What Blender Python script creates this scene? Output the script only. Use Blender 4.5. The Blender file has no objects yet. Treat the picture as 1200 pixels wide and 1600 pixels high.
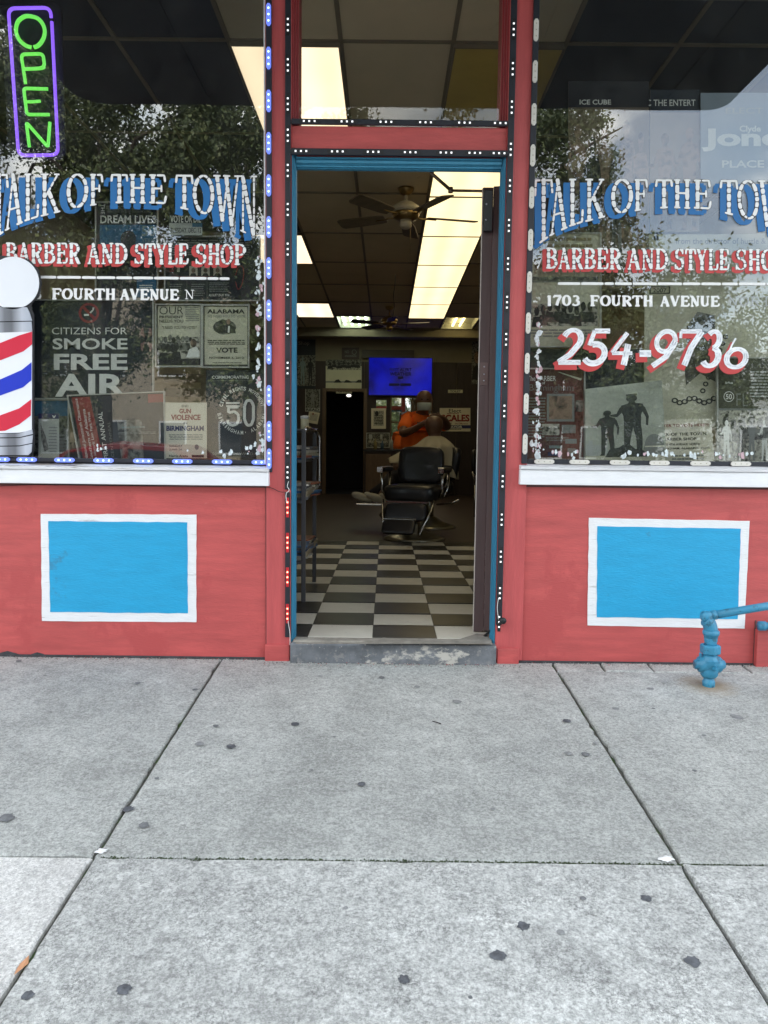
import bpy, bmesh, math, random
import numpy as np
from mathutils import Vector, Matrix
random.seed(7)
S = bpy.context.scene
COL = S.collection
rad = math.radians

# ------------------------------------------------------------------ camera, sky, sun, exposure
FPX, DIST, EYE = 1180.0, 3.458, 0.975
_d = Vector((3., 99., -FPX)).normalized()
_x = Vector((1., -.0115, 0.)); _x -= _d * _x.dot(_d); _x.normalize()
_z = _x.cross(_d)
ROT = Matrix((_x, _d, _z))             # rows: world axes seen in camera space
CAM = Vector((0., -DIST, EYE))
cd = bpy.data.cameras.new('camera'); cam = bpy.data.objects.new('camera', cd); COL.objects.link(cam)
cam.matrix_world = Matrix.Translation(CAM) @ ROT.to_4x4()
cd.sensor_fit = 'VERTICAL'; cd.sensor_height = 36; cd.lens = FPX / 1600 * 36
cd.clip_start = .05; cd.clip_end = 600
S.camera = cam
def ray(px, py): return ROT @ Vector((px - 600, 800 - py, -FPX))
def P(px, py, Y=0.):
    r = ray(px, py); return CAM + r * ((Y + DIST) / r.y)
GS, GO = .06, -.010                     # sidewalk falls towards the street
def G(px, py):
    r = ray(px, py); t = (GS * CAM.y + GO - CAM.z) / (r.z - GS * r.y); return CAM + r * t
def gz(y): return GS * y + GO

SUN_EL, SUN_ROT = rad(56), rad(14)
EXPO = 1.36
def E(v): return v / 2 ** EXPO
S.view_settings.view_transform = 'Standard'; S.view_settings.look = 'None'
S.view_settings.gamma = 1; S.view_settings.exposure = EXPO
W = bpy.data.worlds.new("World"); S.world = W; W.use_nodes = True
nt = W.node_tree; nt.nodes.clear()
N = nt.nodes.new; LK = nt.links.new
wo = N('ShaderNodeOutputWorld'); bg = N('ShaderNodeBackground'); bg.inputs[1].default_value = .15
sky = N('ShaderNodeTexSky'); sky.sky_type = 'NISHITA'; sky.sun_disc = False
sky.sun_elevation = SUN_EL; sky.sun_rotation = SUN_ROT; sky.air_density = 1.0; sky.dust_density = .5
tc = N('ShaderNodeTexCoord'); mp = N('ShaderNodeMapping'); mp.inputs['Scale'].default_value = (1, 1, 2.2); mp.inputs['Location'].default_value = (2.3, 6.1, 0.2)
no = N('ShaderNodeTexNoise'); no.inputs['Scale'].default_value = 2.6; no.inputs['Detail'].default_value = 9
no.inputs['Roughness'].default_value = .56; no.inputs['Distortion'].default_value = .25
rp = N('ShaderNodeValToRGB'); rp.color_ramp.elements[0].position = .44; rp.color_ramp.elements[0].color = (.22, .22, .22, 1); rp.color_ramp.elements[1].position = .57
no2 = N('ShaderNodeTexNoise'); no2.inputs['Scale'].default_value = 5.5; no2.inputs['Detail'].default_value = 6
cr = N('ShaderNodeValToRGB'); cr.color_ramp.elements[0].position = .3; cr.color_ramp.elements[1].position = .7
cr.color_ramp.elements[0].color = (6.9, 8.3, 9.6, 1); cr.color_ramp.elements[1].color = (15.6, 15.1, 13.9, 1)
mx = N('ShaderNodeMix'); mx.data_type = 'RGBA'
LK(tc.outputs['Generated'], mp.inputs[0]); LK(mp.outputs[0], no.inputs[0]); LK(mp.outputs[0], no2.inputs[0])
LK(no.outputs[0], rp.inputs[0]); LK(no2.outputs[0], cr.inputs[0])
LK(rp.outputs[0], mx.inputs[0]); LK(sky.outputs[0], mx.inputs[6]); LK(cr.outputs[0], mx.inputs[7])
LK(mx.outputs[2], bg.inputs[0]); LK(bg.outputs[0], wo.inputs[0])
sd = bpy.data.lights.new('sun', 'SUN'); sd.energy = 3.2; sd.angle = rad(.53); sd.color = (1, .95, .88)
sun = bpy.data.objects.new('sun', sd); COL.objects.link(sun)
sun.rotation_euler = (-(math.pi / 2 - SUN_EL), 0, -SUN_ROT)

# ------------------------------------------------------------------ materials
MATS = {}
def _new(name):
    m = bpy.data.materials.new(name); m.use_nodes = True; return m, m.node_tree, m.node_tree.nodes['Principled BSDF']
def mat(name, col, rough=.6, metal=0., var=.10, vs=6., bump=0., bs=60., st=(1, 1, 1), emit=0., ecol=None, spec=.5,
        spots=None, coat=0., sheen=0.):
    """Procedural surface: base colour broken by two noises, fine relief, optional worn spots (colour, scale, threshold, stretch)."""
    if name in MATS: return MATS[name]
    m, t, b = _new(name); n = t.nodes.new; l = t.links.new
    c = n('ShaderNodeTexCoord'); mp = n('ShaderNodeMapping'); mp.inputs['Scale'].default_value = st
    l(c.outputs['Object'], mp.inputs[0])
    a = n('ShaderNodeTexNoise'); a.inputs['Scale'].default_value = vs; a.inputs['Detail'].default_value = 8; a.inputs['Roughness'].default_value = .65
    l(mp.outputs[0], a.inputs[0])
    r = n('ShaderNodeValToRGB'); e = r.color_ramp.elements
    e[0].position = .3; e[1].position = .7
    e[0].color = tuple(x * (1 - var) for x in col) + (1,); e[1].color = tuple(min(1, x * (1 + var)) for x in col) + (1,)
    l(a.outputs[0], r.inputs[0]); out = r.outputs[0]
    for sp in (spots or []):
        scol, ss, th, sst = sp
        m2 = n('ShaderNodeMapping'); m2.inputs['Scale'].default_value = sst; l(c.outputs['Object'], m2.inputs[0])
        q = n('ShaderNodeTexNoise'); q.inputs['Scale'].default_value = ss; q.inputs['Detail'].default_value = 7; q.inputs['Roughness'].default_value = .7
        l(m2.outputs[0], q.inputs[0])
        k = n('ShaderNodeValToRGB'); k.color_ramp.elements[0].position = th; k.color_ramp.elements[1].position = th + .05
        l(q.outputs[0], k.inputs[0])
        x = n('ShaderNodeMix'); x.data_type = 'RGBA'; l(k.outputs[0], x.inputs[0]); l(out, x.inputs[6]); x.inputs[7].default_value = tuple(scol) + (1,)
        out = x.outputs[2]
    l(out, b.inputs['Base Color'])
    b.inputs['Roughness'].default_value = rough; b.inputs['Metallic'].default_value = metal
    b.inputs['Specular IOR Level'].default_value = spec; b.inputs['Coat Weight'].default_value = coat
    b.inputs['Sheen Weight'].default_value = sheen
    if bump:
        g = n('ShaderNodeTexNoise'); g.inputs['Scale'].default_value = bs; g.inputs['Detail'].default_value = 8; l(mp.outputs[0], g.inputs[0])
        u = n('ShaderNodeBump'); u.inputs['Strength'].default_value = bump; u.inputs['Distance'].default_value = .004
        l(g.outputs[0], u.inputs['Height']); l(u.outputs[0], b.inputs['Normal'])
    if emit:
        b.inputs['Emission Color'].default_value = tuple(ecol or col) + (1,); b.inputs['Emission Strength'].default_value = E(emit)
    MATS[name] = m; return m

def glass_mat(name, tint, f0=.07, smear=.0):
    m = bpy.data.materials.new(name); m.use_nodes = True; t = m.node_tree; t.nodes.clear(); n = t.nodes.new; l = t.links.new
    o = n('ShaderNodeOutputMaterial'); tr = n('ShaderNodeBsdfTransparent'); tr.inputs[0].default_value = tuple(tint) + (1,)
    gl = n('ShaderNodeBsdfGlossy'); gl.inputs['Roughness'].default_value = .0; gl.inputs[0].default_value = (1, 1, 1, 1)
    lw = n('ShaderNodeLayerWeight'); lw.inputs[0].default_value = .5
    pw = n('ShaderNodeMath'); pw.operation = 'POWER'; pw.inputs[1].default_value = 5; l(lw.outputs['Facing'], pw.inputs[0])
    ma = n('ShaderNodeMath'); ma.operation = 'MULTIPLY_ADD'; ma.inputs[1].default_value = 1 - f0; ma.inputs[2].default_value = f0; l(pw.outputs[0], ma.inputs[0])
    c = n('ShaderNodeTexCoord'); g = n('ShaderNodeTexNoise'); g.inputs['Scale'].default_value = 1.3; g.inputs['Detail'].default_value = 1; l(c.outputs['Object'], g.inputs[0])
    u = n('ShaderNodeBump'); u.inputs['Strength'].default_value = .05; u.inputs['Distance'].default_value = .02
    l(g.outputs[0], u.inputs['Height']); l(u.outputs[0], gl.inputs['Normal'])
    mx = n('ShaderNodeMixShader'); l(ma.outputs[0], mx.inputs[0]); l(tr.outputs[0], mx.inputs[1]); l(gl.outputs[0], mx.inputs[2])
    last = mx.outputs[0]
    if smear:
        df = n('ShaderNodeBsdfDiffuse'); df.inputs[0].default_value = (.6, .6, .56, 1)
        g2 = n('ShaderNodeTexNoise'); g2.inputs['Scale'].default_value = 4; g2.inputs['Detail'].default_value = 9; g2.inputs['Roughness'].default_value = .7; l(c.outputs['Object'], g2.inputs[0])
        k = n('ShaderNodeValToRGB'); k.color_ramp.elements[0].position = .42; k.color_ramp.elements[1].position = .9
        k.color_ramp.elements[1].color = (smear, smear, smear, 1); l(g2.outputs[0], k.inputs[0])
        m2 = n('ShaderNodeMixShader'); l(k.outputs[0], m2.inputs[0]); l(last, m2.inputs[1]); l(df.outputs[0], m2.inputs[2]); last = m2.outputs[0]
    l(last, o.inputs[0]); MATS[name] = m; return m

def photo_mat(name, dark, light, scale=40., mid=.5, cells=True):
    """A printed photograph too small to read: irregular tonal patches."""
    if name in MATS: return MATS[name]
    m, t, b = _new(name); n = t.nodes.new; l = t.links.new
    c = n('ShaderNodeTexCoord')
    v = n('ShaderNodeTexVoronoi'); v.inputs['Scale'].default_value = scale; v.inputs['Randomness'].default_value = 1
    q = n('ShaderNodeTexNoise'); q.inputs['Scale'].default_value = scale * .8; q.inputs['Detail'].default_value = 6; q.inputs['Distortion'].default_value = 1.2
    l(c.outputs['Object'], v.inputs[0]); l(c.outputs['Object'], q.inputs[0])
    a = n('ShaderNodeMath'); a.operation = 'MULTIPLY_ADD'; l(v.outputs['Distance'], a.inputs[0]); a.inputs[1].default_value = .5 if cells else 0.; l(q.outputs[0], a.inputs[2])
    r = n('ShaderNodeValToRGB'); e = r.color_ramp.elements; e[0].position = mid - .08; e[1].position = mid + .22
    e[0].color = tuple(dark) + (1,); e[1].color = tuple(light) + (1,)
    l(a.outputs[0], r.inputs[0]); l(r.outputs[0], b.inputs['Base Color']); b.inputs['Roughness'].default_value = .7
    MATS[name] = m; return m

def concrete_mat(name, base, agg=.5, stain=None):
    m, t, b = _new(name); n = t.nodes.new; l = t.links.new
    c = n('ShaderNodeTexCoord'); O = c.outputs['Object']
    def noise(s, d=6, r=.6, st=None):
        q = n('ShaderNodeTexNoise'); q.inputs['Scale'].default_value = s; q.inputs['Detail'].default_value = d; q.inputs['Roughness'].default_value = r
        l(O, q.inputs[0]); return q.outputs[0]
    def ramp(i, p0, c0, p1, c1):
        r = n('ShaderNodeValToRGB'); e = r.color_ramp.elements; e[0].position = p0; e[1].position = p1
        e[0].color = (c0, c0, c0, 1) if not isinstance(c0, tuple) else c0 + (1,); e[1].color = (c1, c1, c1, 1) if not isinstance(c1, tuple) else c1 + (1,)
        l(i, r.inputs[0]); return r.outputs[0]
    def mul(a, bb, f=1.):
        x = n('ShaderNodeMix'); x.data_type = 'RGBA'; x.blend_type = 'MULTIPLY'; x.inputs[0].default_value = f; l(a, x.inputs[6]); l(bb, x.inputs[7]); return x.outputs[2]
    big = ramp(noise(1.1, 5, .6), .32, tuple(x * .80 for x in base), .68, tuple(x * 1.12 for x in base))
    blot = ramp(noise(5, 8, .7), .35, .80, .62, 1.06)
    fine = ramp(noise(150, 4, .8), .30, .50, .60, 1.14)
    v = n('ShaderNodeTexVoronoi'); v.feature = 'DISTANCE_TO_EDGE'; v.inputs['Scale'].default_value = 62
    w = n('ShaderNodeVectorMath'); w.operation = 'MULTIPLY_ADD'
    wn = n('ShaderNodeTexNoise'); wn.inputs['Scale'].default_value = 90; wn.inputs['Detail'].default_value = 3; l(O, wn.inputs[0])
    w.inputs[1].default_value = (.03, .03, .03); l(wn.outputs['Color'], w.inputs[0]); l(O, w.inputs[2]); l(w.outputs[0], v.inputs[0])
    edge = ramp(v.outputs['Distance'], .0, 1 - .55 * agg, .10, 1.0)
    msk = ramp(noise(9, 5, .7), .44, 0., .60, 1.)
    x = n('ShaderNodeMix'); x.data_type = 'RGBA'; l(msk, x.inputs[0]); x.inputs[6].default_value = (1, 1, 1, 1); l(edge, x.inputs[7])
    mott = ramp(noise(26, 10, .82), .36, .66, .60, 1.14)
    dark = ramp(noise(2.3, 7, .72), .55, 1., .72, .80)
    grain = ramp(noise(78, 3, .75), .40, 1 - .30 * (.55 + .45 * agg), .56, 1.05)
    dark = mul(dark, grain)
    col = mul(mul(mul(mul(mul(big, blot, .8), fine, .85), x.outputs[2]), mott, .35 + .5 * agg), dark)
    if stain:
        vd = n('ShaderNodeVectorMath'); vd.operation = 'DISTANCE'; vd.inputs[1].default_value = stain; l(O, vd.inputs[0])
        wob = n('ShaderNodeMath'); wob.operation = 'MULTIPLY_ADD'; wob.inputs[1].default_value = .12; l(noise(14, 5, .7), wob.inputs[0]); l(vd.outputs['Value'], wob.inputs[2])
        ms = n('ShaderNodeMix'); ms.data_type = 'RGBA'; l(ramp(wob.outputs[0], .095, .95, .20, 0.), ms.inputs[0]); l(col, ms.inputs[6]); ms.inputs[7].default_value = (.30, .235, .16, 1); col = ms.outputs[2]
    sp = ramp(noise(320, 2, .5), .66, 1., .70, .42)
    col = mul(col, sp, .8)
    l(col, b.inputs['Base Color']); b.inputs['Roughness'].default_value = .88; b.inputs['Specular IOR Level'].default_value = .3
    hg = n('ShaderNodeMath'); hg.operation = 'ADD'; l(fine, hg.inputs[0]); l(x.outputs[2], hg.inputs[1])
    u = n('ShaderNodeBump'); u.inputs['Strength'].default_value = .5; u.inputs['Distance'].default_value = .003; l(hg.outputs[0], u.inputs['Height']); l(u.outputs[0], b.inputs['Normal'])
    MATS[name] = m; return m

RED = mat('red_paint', (.47, .080, .078), .52, var=.20, vs=3, bump=.35, bs=38, st=(1, 1, 7),
          spots=[((.55, .20, .19), 26, .70, (.5, 1, 6)), ((.13, .03, .03), 30, .735, (1, 1, 1.5)), ((.52, .14, .135), 5, .66, (1, 1, 1.2)), ((.7, .62, .6), 120, .775, (1, 1, 1)), ((.435, .068, .068), 2.2, .54, (1, 1, .8))])
REDV = mat('red_paint_upright', (.47, .080, .082), .5, var=.15, vs=4, bump=.35, bs=40, st=(6, 6, .6),
           spots=[((.14, .03, .04), 34, .74, (1, 1, 1)), ((.56, .22, .2), 30, .72, (3, 1, .5))])
BLUE = mat('blue_paint', (.012, .33, .60), .5, var=.07, vs=7, bump=.35, bs=45, st=(1, 1, 5),
           spots=[((.02, .20, .38), 30, .69, (.5, 1, 3)), ((.03, .24, .42), 3.5, .60, (1, 1, 1)), ((.25, .45, .6), 55, .75, (.4, 1, 3))])
WHITE = mat('white_paint', (.78, .79, .82), .5, var=.05, vs=9, bump=.3, bs=40, st=(1, 1, 5),
            spots=[((.26, .25, .26), 16, .68, (.35, 1, 9))])
SILLTOP = mat('weathered_white_paint', (.66, .66, .68), .7, var=.12, vs=9, bump=.8, bs=40, st=(.4, 1, 5),
              spots=[((.25, .22, .20), 8, .55, (.35, 1, 7)), ((.10, .09, .08), 14, .66, (.3, 1, 8))])
JAMB = mat('teal_trim_paint', (.035, .22, .36), .42, var=.12, vs=5, bump=.25, bs=40, st=(5, 5, .5))
BLACK = mat('black_rubber_channel', (.012, .014, .022), .5)
BLACKM = mat('black_metal', (.02, .02, .022), .4, .3)
CHROME = mat('chrome', (.62, .62, .62), .18, 1., var=.04)
WIRE = mat('dark_wire', (.02, .015, .015), .6)
STEEL = mat('brushed_steel', (.45, .47, .52), .35, .9, st=(8, 1, 1))
_s = G(1107, 1072); CON_A = concrete_mat('worn_concrete', (.50, .51, .485), .45, tuple(_s))
CON_B = concrete_mat('coarse_concrete', (.60, .607, .585), .9)
CON_C = concrete_mat('pale_concrete', (.70, .69, .665), .15)
DIRT = mat('joint_dirt', (.11, .11, .095), .95, var=.4, vs=30, bump=.6, spots=[((.06, .10, .035), 7, .55, (1, 1, 1))])
STEP = mat('painted_concrete_step', (.14, .15, .165), .8, var=.35, vs=14, bump=.8, bs=60,
           spots=[((.46, .44, .40), 9, .565, (.5, 1, 1)), ((.22, .22, .22), 22, .56, (1, 1, 1)), ((.5, .49, .46), 60, .64, (1, 1, 1))])
STEPTOP = mat('worn_concrete_step', (.27, .25, .215), .85, var=.3, vs=16, bump=.6)
GUMS = [mat('trodden_gum', (.085, .09, .10), .8, var=.5, vs=60), mat('old_gum', (.15, .155, .16), .8, var=.4, vs=50), mat('faded_gum', (.22, .225, .225), .85, var=.3, vs=50)]

# ------------------------------------------------------------------ mesh helpers
class MB:
    def __init__(s): s.v = []; s.f = []; s.m = []; s.mats = []; s.sm = []
    def mi(s, m):
        if m not in s.mats: s.mats.append(m)
        return s.mats.index(m)
    def add(s, vs, fs, m, smooth=False):
        o = len(s.v); s.v += [tuple(q) for q in vs]; k = s.mi(m)
        for f in fs: s.f.append([o + i for i in f]); s.m.append(k); s.sm.append(smooth)
    def box(s, x0, x1, y0, y1, z0, z1, m, M=None):
        vs = [Vector((x, y, z)) for z in (z0, z1) for y in (y0, y1) for x in (x0, x1)]
        if M is not None: vs = [M @ q for q in vs]
        s.add(vs, [(0, 2, 3, 1), (4, 5, 7, 6), (0, 1, 5, 4), (2, 6, 7, 3), (0, 4, 6, 2), (1, 3, 7, 5)], m)
    def cushion(s, cx, cy, cz, hx, hy, hz, m, M=None, p=4., nu=20, nv=12):
        """rounded box (superellipsoid)"""
        def sp(c, e): return math.copysign(abs(c) ** (2 / e), c)
        vs = []
        for i in range(nv + 1):
            a = -math.pi / 2 + math.pi * i / nv
            for j in range(nu):
                b = 2 * math.pi * j / nu
                q = Vector((cx + hx * sp(math.cos(a), p) * sp(math.cos(b), p), cy + hy * sp(math.cos(a), p) * sp(math.sin(b), p), cz + hz * sp(math.sin(a), p)))
                vs.append(M @ q if M is not None else q)
        fs = [(i * nu + j, i * nu + (j + 1) % nu, (i + 1) * nu + (j + 1) % nu, (i + 1) * nu + j) for i in range(nv) for j in range(nu)]
        s.add(vs, fs, m, True)
    def tube(s, pts, r, m, n=8, cap=True):
        pts = [Vector(p) for p in pts]; rs = r if isinstance(r, (list, tuple)) else [r] * len(pts)
        vs = []; up = Vector((0, 0, 1)); t0 = (pts[1] - pts[0]).normalized()
        if abs(t0.dot(up)) > .9: up = Vector((0, 1, 0))
        a = t0.cross(up).normalized()
        for i, p in enumerate(pts):
            t = (pts[min(i + 1, len(pts) - 1)] - pts[max(i - 1, 0)]).normalized()
            a = (a - t * a.dot(t)).normalized(); b = t.cross(a)
            for j in range(n):
                g = 2 * math.pi * j / n; vs.append(p + (a * math.cos(g) + b * math.sin(g)) * rs[i])
        fs = [(i * n + j, i * n + (j + 1) % n, (i + 1) * n + (j + 1) % n, (i + 1) * n + j) for i in range(len(pts) - 1) for j in range(n)]
        if cap: fs += [tuple(range(n))[::-1], tuple(range((len(pts) - 1) * n, len(pts) * n))]
        s.add(vs, fs, m, True)
    def lathe(s, prof, c, m, n=24, axis='z', M=None, smooth=True):
        """prof: (radius, height) pairs"""
        vs = []
        for r, h in prof:
            for j in range(n):
                g = 2 * math.pi * (j + .5) / n; x, y = r * math.cos(g), r * math.sin(g)
                q = Vector((x, y, h)) if axis == 'z' else (Vector((h, x, y)) if axis == 'x' else Vector((x, h, y)))
                q += Vector(c); vs.append(M @ q if M is not None else q)
        fs = [(i * n + j, i * n + (j + 1) % n, (i + 1) * n + (j + 1) % n, (i + 1) * n + j) for i in range(len(prof) - 1) for j in range(n)]
        fs += [tuple(range(n))[::-1], tuple(range((len(prof) - 1) * n, len(prof) * n))]
        s.add(vs, fs, m, smooth)
    def prism(s, poly, y0, y1, m, M=None):
        """poly (x,z) extruded along y"""
        n = len(poly); vs = [Vector((x, y, z)) for y in (y0, y1) for x, z in poly]
        if M is not None: vs = [M @ q for q in vs]
        s.add(vs, [tuple(range(n)), tuple(range(2 * n - 1, n - 1, -1))] + [(i, i + n, (i + 1) % n + n, (i + 1) % n) for i in range(n)], m)
    def build(s, name, parent=None, bevel=0., loc=None, sub=0, rz=0.):
        me = bpy.data.meshes.new(name); me.from_pydata([tuple(q) for q in s.v], [], s.f)
        for m in s.mats: me.materials.append(m)
        me.polygons.foreach_set('material_index', s.m); me.polygons.foreach_set('use_smooth', s.sm); me.update()
        bm = bmesh.new(); bm.from_mesh(me); bmesh.ops.recalc_face_normals(bm, faces=bm.faces) if len(s.f) < 60000 and not getattr(s, 'flat', False) else None
        bm.to_mesh(me); bm.free()
        o = bpy.data.objects.new(name, me); COL.objects.link(o)
        if parent is not None: o.parent = parent
        if loc: o.location = loc
        if rz: o.rotation_euler.z = rz
        if bevel:
            b = o.modifiers.new('bevel', 'BEVEL'); b.width = bevel; b.segments = 2; b.limit_method = 'ANGLE'; b.angle_limit = rad(50)
        if sub:
            b = o.modifiers.new('sub', 'SUBSURF'); b.levels = sub; b.render_levels = sub
        return o
def tag(o, label=None, cat=None, group=None, kind=None):
    if label: o['label'] = label
    if cat: o['category'] = cat
    if group: o['group'] = group
    if kind: o['kind'] = kind
    return o
def empty(name, loc=(0, 0, 0), rz=0., **k):
    o = bpy.data.objects.new(name, None); o.location = loc; o.rotation_euler.z = rz; o.empty_display_size = .1; COL.objects.link(o); return tag(o, **k)
def boxo(name, x0, x1, y0, y1, z0, z1, m, parent=None, bevel=.002, M=None):
    b = MB(); b.box(x0, x1, y0, y1, z0, z1, m, M); return b.build(name, parent, bevel)
def copy_tree(o, parent=None):
    c = o.copy(); COL.objects.link(c); c.parent = parent
    for ch in list(o.children): copy_tree(ch, c)
    return c

# ------------------------------------------------------------------ lettering
_tc = {}
def text_geo(s, bold=0.):
    k = (s, bold)
    if k in _tc: return _tc[k]
    cu = bpy.data.curves.new('t', 'FONT'); cu.body = s; cu.size = 1; cu.resolution_u = 3; cu.offset = bold; cu.fill_mode = 'FRONT'
    ob = bpy.data.objects.new('t', cu); me = ob.to_mesh()
    v = np.array([q.co[:2] for q in me.vertices]); f = [tuple(p.vertices) for p in me.polygons]
    ob.to_mesh_clear(); bpy.data.objects.remove(ob); bpy.data.curves.remove(cu)
    lo, hi = v.min(0), v.max(0); v = (v - lo) / (hi - lo)
    _tc[k] = (v, f); return _tc[k]
def arc(cx, cy, rx, ry, a0, a1, n=12): return [(cx + rx * math.cos(rad(a0 + (a1 - a0) * i / n)), cy + ry * math.sin(rad(a0 + (a1 - a0) * i / n))) for i in range(n + 1)]
GL = {  # serif capitals and figures as pen strokes in a unit box: (points, weight, kind) - weight 0 = by direction
 'T': [([(.5, 1), (.5, 0)], 1), ([(0, .97), (1, .97)], .55), ([(.05, .97), (.0, .74)], .6), ([(.95, .97), (1, .74)], .6), ([(.26, .01), (.74, .01)], .55)],
 'A': [([(.12, 0), (.48, 1)], .5), ([(.44, 1), (.86, 0)], 1), ([(.2, .34), (.72, .34)], .5), ([(-.02, .01), (.26, .01)], .5), ([(.66, .01), (1.02, .01)], .55)],
 'L': [([(.28, 1), (.28, 0)], 1), ([(.06, .98), (.52, .98)], .5), ([(.06, .02), (.96, .02)], .55), ([(.93, .02), (.98, .3)], .6)],
 'K': [([(.22, 1), (.22, 0)], 1), ([(.02, .98), (.42, .98)], .5), ([(.02, .01), (.42, .01)], .5), ([(.9, .98), (.28, .45)], .5), ([(.42, .58), (.88, 0)], 1), ([(.72, .98), (1, .98)], .5), ([(.7, .01), (1.04, .01)], .5)],
 'O': [(arc(.5, .5, .44, .48, 90, 450, 22), 0)],
 'F': [([(.25, 1), (.25, 0)], 1), ([(.04, .97), (.92, .97)], .55), ([(.9, .97), (.95, .72)], .6), ([(.25, .52), (.7, .52)], .5), ([(.72, .65), (.72, .4)], .5), ([(.04, .01), (.5, .01)], .5)],
 'E': [([(.25, 1), (.25, 0)], 1), ([(.04, .97), (.9, .97)], .55), ([(.88, .97), (.93, .74)], .6), ([(.25, .52), (.7, .52)], .5), ([(.72, .64), (.72, .4)], .5), ([(.04, .03), (.9, .03)], .55), ([(.9, .03), (.98, .28)], .6)],
 'H': [([(.2, 1), (.2, 0)], 1), ([(.8, 1), (.8, 0)], 1), ([(.2, .52), (.8, .52)], .5), ([(.02, .98), (.38, .98)], .5), ([(.62, .98), (.98, .98)], .5), ([(.02, .01), (.38, .01)], .5), ([(.62, .01), (.98, .01)], .5)],
 'W': [([(.1, .98), (.32, 0)], 1), ([(.32, 0), (.5, .85)], .5), ([(.46, .98), (.68, 0)], 1), ([(.68, 0), (.92, .98)], .5), ([(-.04, .98), (.24, .98)], .5), ([(.34, .98), (.62, .98)], .5), ([(.78, .98), (1.04, .98)], .5)],
 'N': [([(.18, .98), (.18, .02)], .5), ([(.16, .98), (.82, .02)], 1), ([(.84, .98), (.84, .02)], .5), ([(-.02, .98), (.24, .98)], .5), ([(.68, .98), (1.02, .98)], .5), ([(.02, .01), (.36, .01)], .5)],
 'B': [([(.24, 1), (.24, 0)], 1), ([(.02, .97), (.5, .97)], .5), ([(.02, .03), (.5, .03)], .5), ([(.24, .53), (.5, .53)], .5), (arc(.5, .75, .34, .22, 90, -90, 8), .9), (arc(.5, .28, .42, .25, 90, -90, 8), .9)],
 'R': [([(.22, 1), (.22, 0)], 1), ([(.02, .97), (.5, .97)], .5), ([(.22, .5), (.5, .5)], .5), (arc(.48, .73, .36, .24, 90, -90, 8), .9), ([(.48, .5), (.88, 0)], 1), ([(.02, .01), (.42, .01)], .5), ([(.74, .01), (1.04, .01)], .5)],
 'D': [([(.22, 1), (.22, 0)], 1), ([(.02, .97), (.42, .97)], .5), ([(.02, .03), (.42, .03)], .5), (arc(.4, .5, .54, .47, 90, -90, 12), .9)],
 'S': [(arc(.52, .74, .34, .24, 30, 250, 10) + arc(.48, .27, .38, .25, 80, -150, 10), .85), ([(.84, .98), (.82, .74)], .5), ([(.1, .26), (.1, .02)], .5)],
 'Y': [([(.14, .98), (.52, .42)], 1), ([(.88, .98), (.52, .42)], .5), ([(.52, .45), (.52, 0)], 1), ([(-.02, .98), (.3, .98)], .5), ([(.74, .98), (1.04, .98)], .5), ([(.32, .01), (.74, .01)], .5)],
 'P': [([(.24, 1), (.24, 0)], 1), ([(.02, .97), (.5, .97)], .5), ([(.24, .46), (.5, .46)], .5), (arc(.48, .715, .42, .255, 90, -90, 10), .9), ([(.02, .01), (.48, .01)], .5)],
 'U': [([(.2, 1)] + arc(.5, .3, .3, .28, 180, 360, 8), .9), ([(.82, 1), (.8, .3)], .5), ([(.0, .98), (.4, .98)], .5), ([(.66, .98), (1, .98)], .5)],
 'V': [([(.14, .98), (.52, 0)], 1), ([(.52, 0), (.88, .98)], .5), ([(-.02, .98), (.32, .98)], .5), ([(.72, .98), (1.04, .98)], .5)],
 'I': [([(.5, 1), (.5, 0)], 1), ([(.1, .98), (.9, .98)], .5), ([(.1, .01), (.9, .01)], .5)],
 'M': [([(.14, .98), (.14, 0)], .5), ([(.12, .98), (.5, .1)], 1), ([(.5, .1), (.86, .98)], .5), ([(.86, .98), (.86, 0)], 1), ([(-.02, .01), (.3, .01)], .5), ([(.7, .01), (1.02, .01)], .5), ([(-.02, .98), (.2, .98)], .5), ([(.8, .98), (1.02, .98)], .5)],
 '1': [([(.5, 1), (.5, 0)], 1), ([(.18, .82), (.5, .97)], .5), ([(.2, .01), (.8, .01)], .5)],
 '7': [([(.06, .95), (.94, .95)], .7), ([(.06, .95), (.08, .76)], .5), ([(.94, .95), (.6, .5), (.42, 0)], .9)],
 '0': [(arc(.5, .5, .4, .48, 90, 450, 22), 0)],
 '3': [(arc(.46, .74, .34, .23, 140, -80, 10), .85), (arc(.46, .27, .42, .25, 85, -150, 12), .95)],
 '2': [(arc(.48, .7, .36, .27, 160, -25, 10) + [(.5, .28), (.06, .06)], .9), ([(.06, .05), (.98, .05)], .8)],
 '5': [([(.3, .98), (.16, .54)], .7), ([(.3, .96), (.98, .96)], .8), (arc(.44, .3, .46, .28, 110, -150, 14), 1)],
 '4': [([(.6, .98), (.02, .34)], .7), ([(.02, .33), (.98, .33)], .6), ([(.72, .62), (.66, -.05)], 1)],
 '9': [(arc(.5, .68, .38, .29, 0, 360, 18), .8), ([(.88, .7), (.6, .25), (.1, -.02)], .9)],
 '6': [(arc(.5, .3, .42, .30, 0, 360, 18), .85), ([(.12, .42), (.22, .72), (.34, .95)], .28)],
 '-': [([(.05, .38), (.95, .38)], 1.1)],
}
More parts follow.
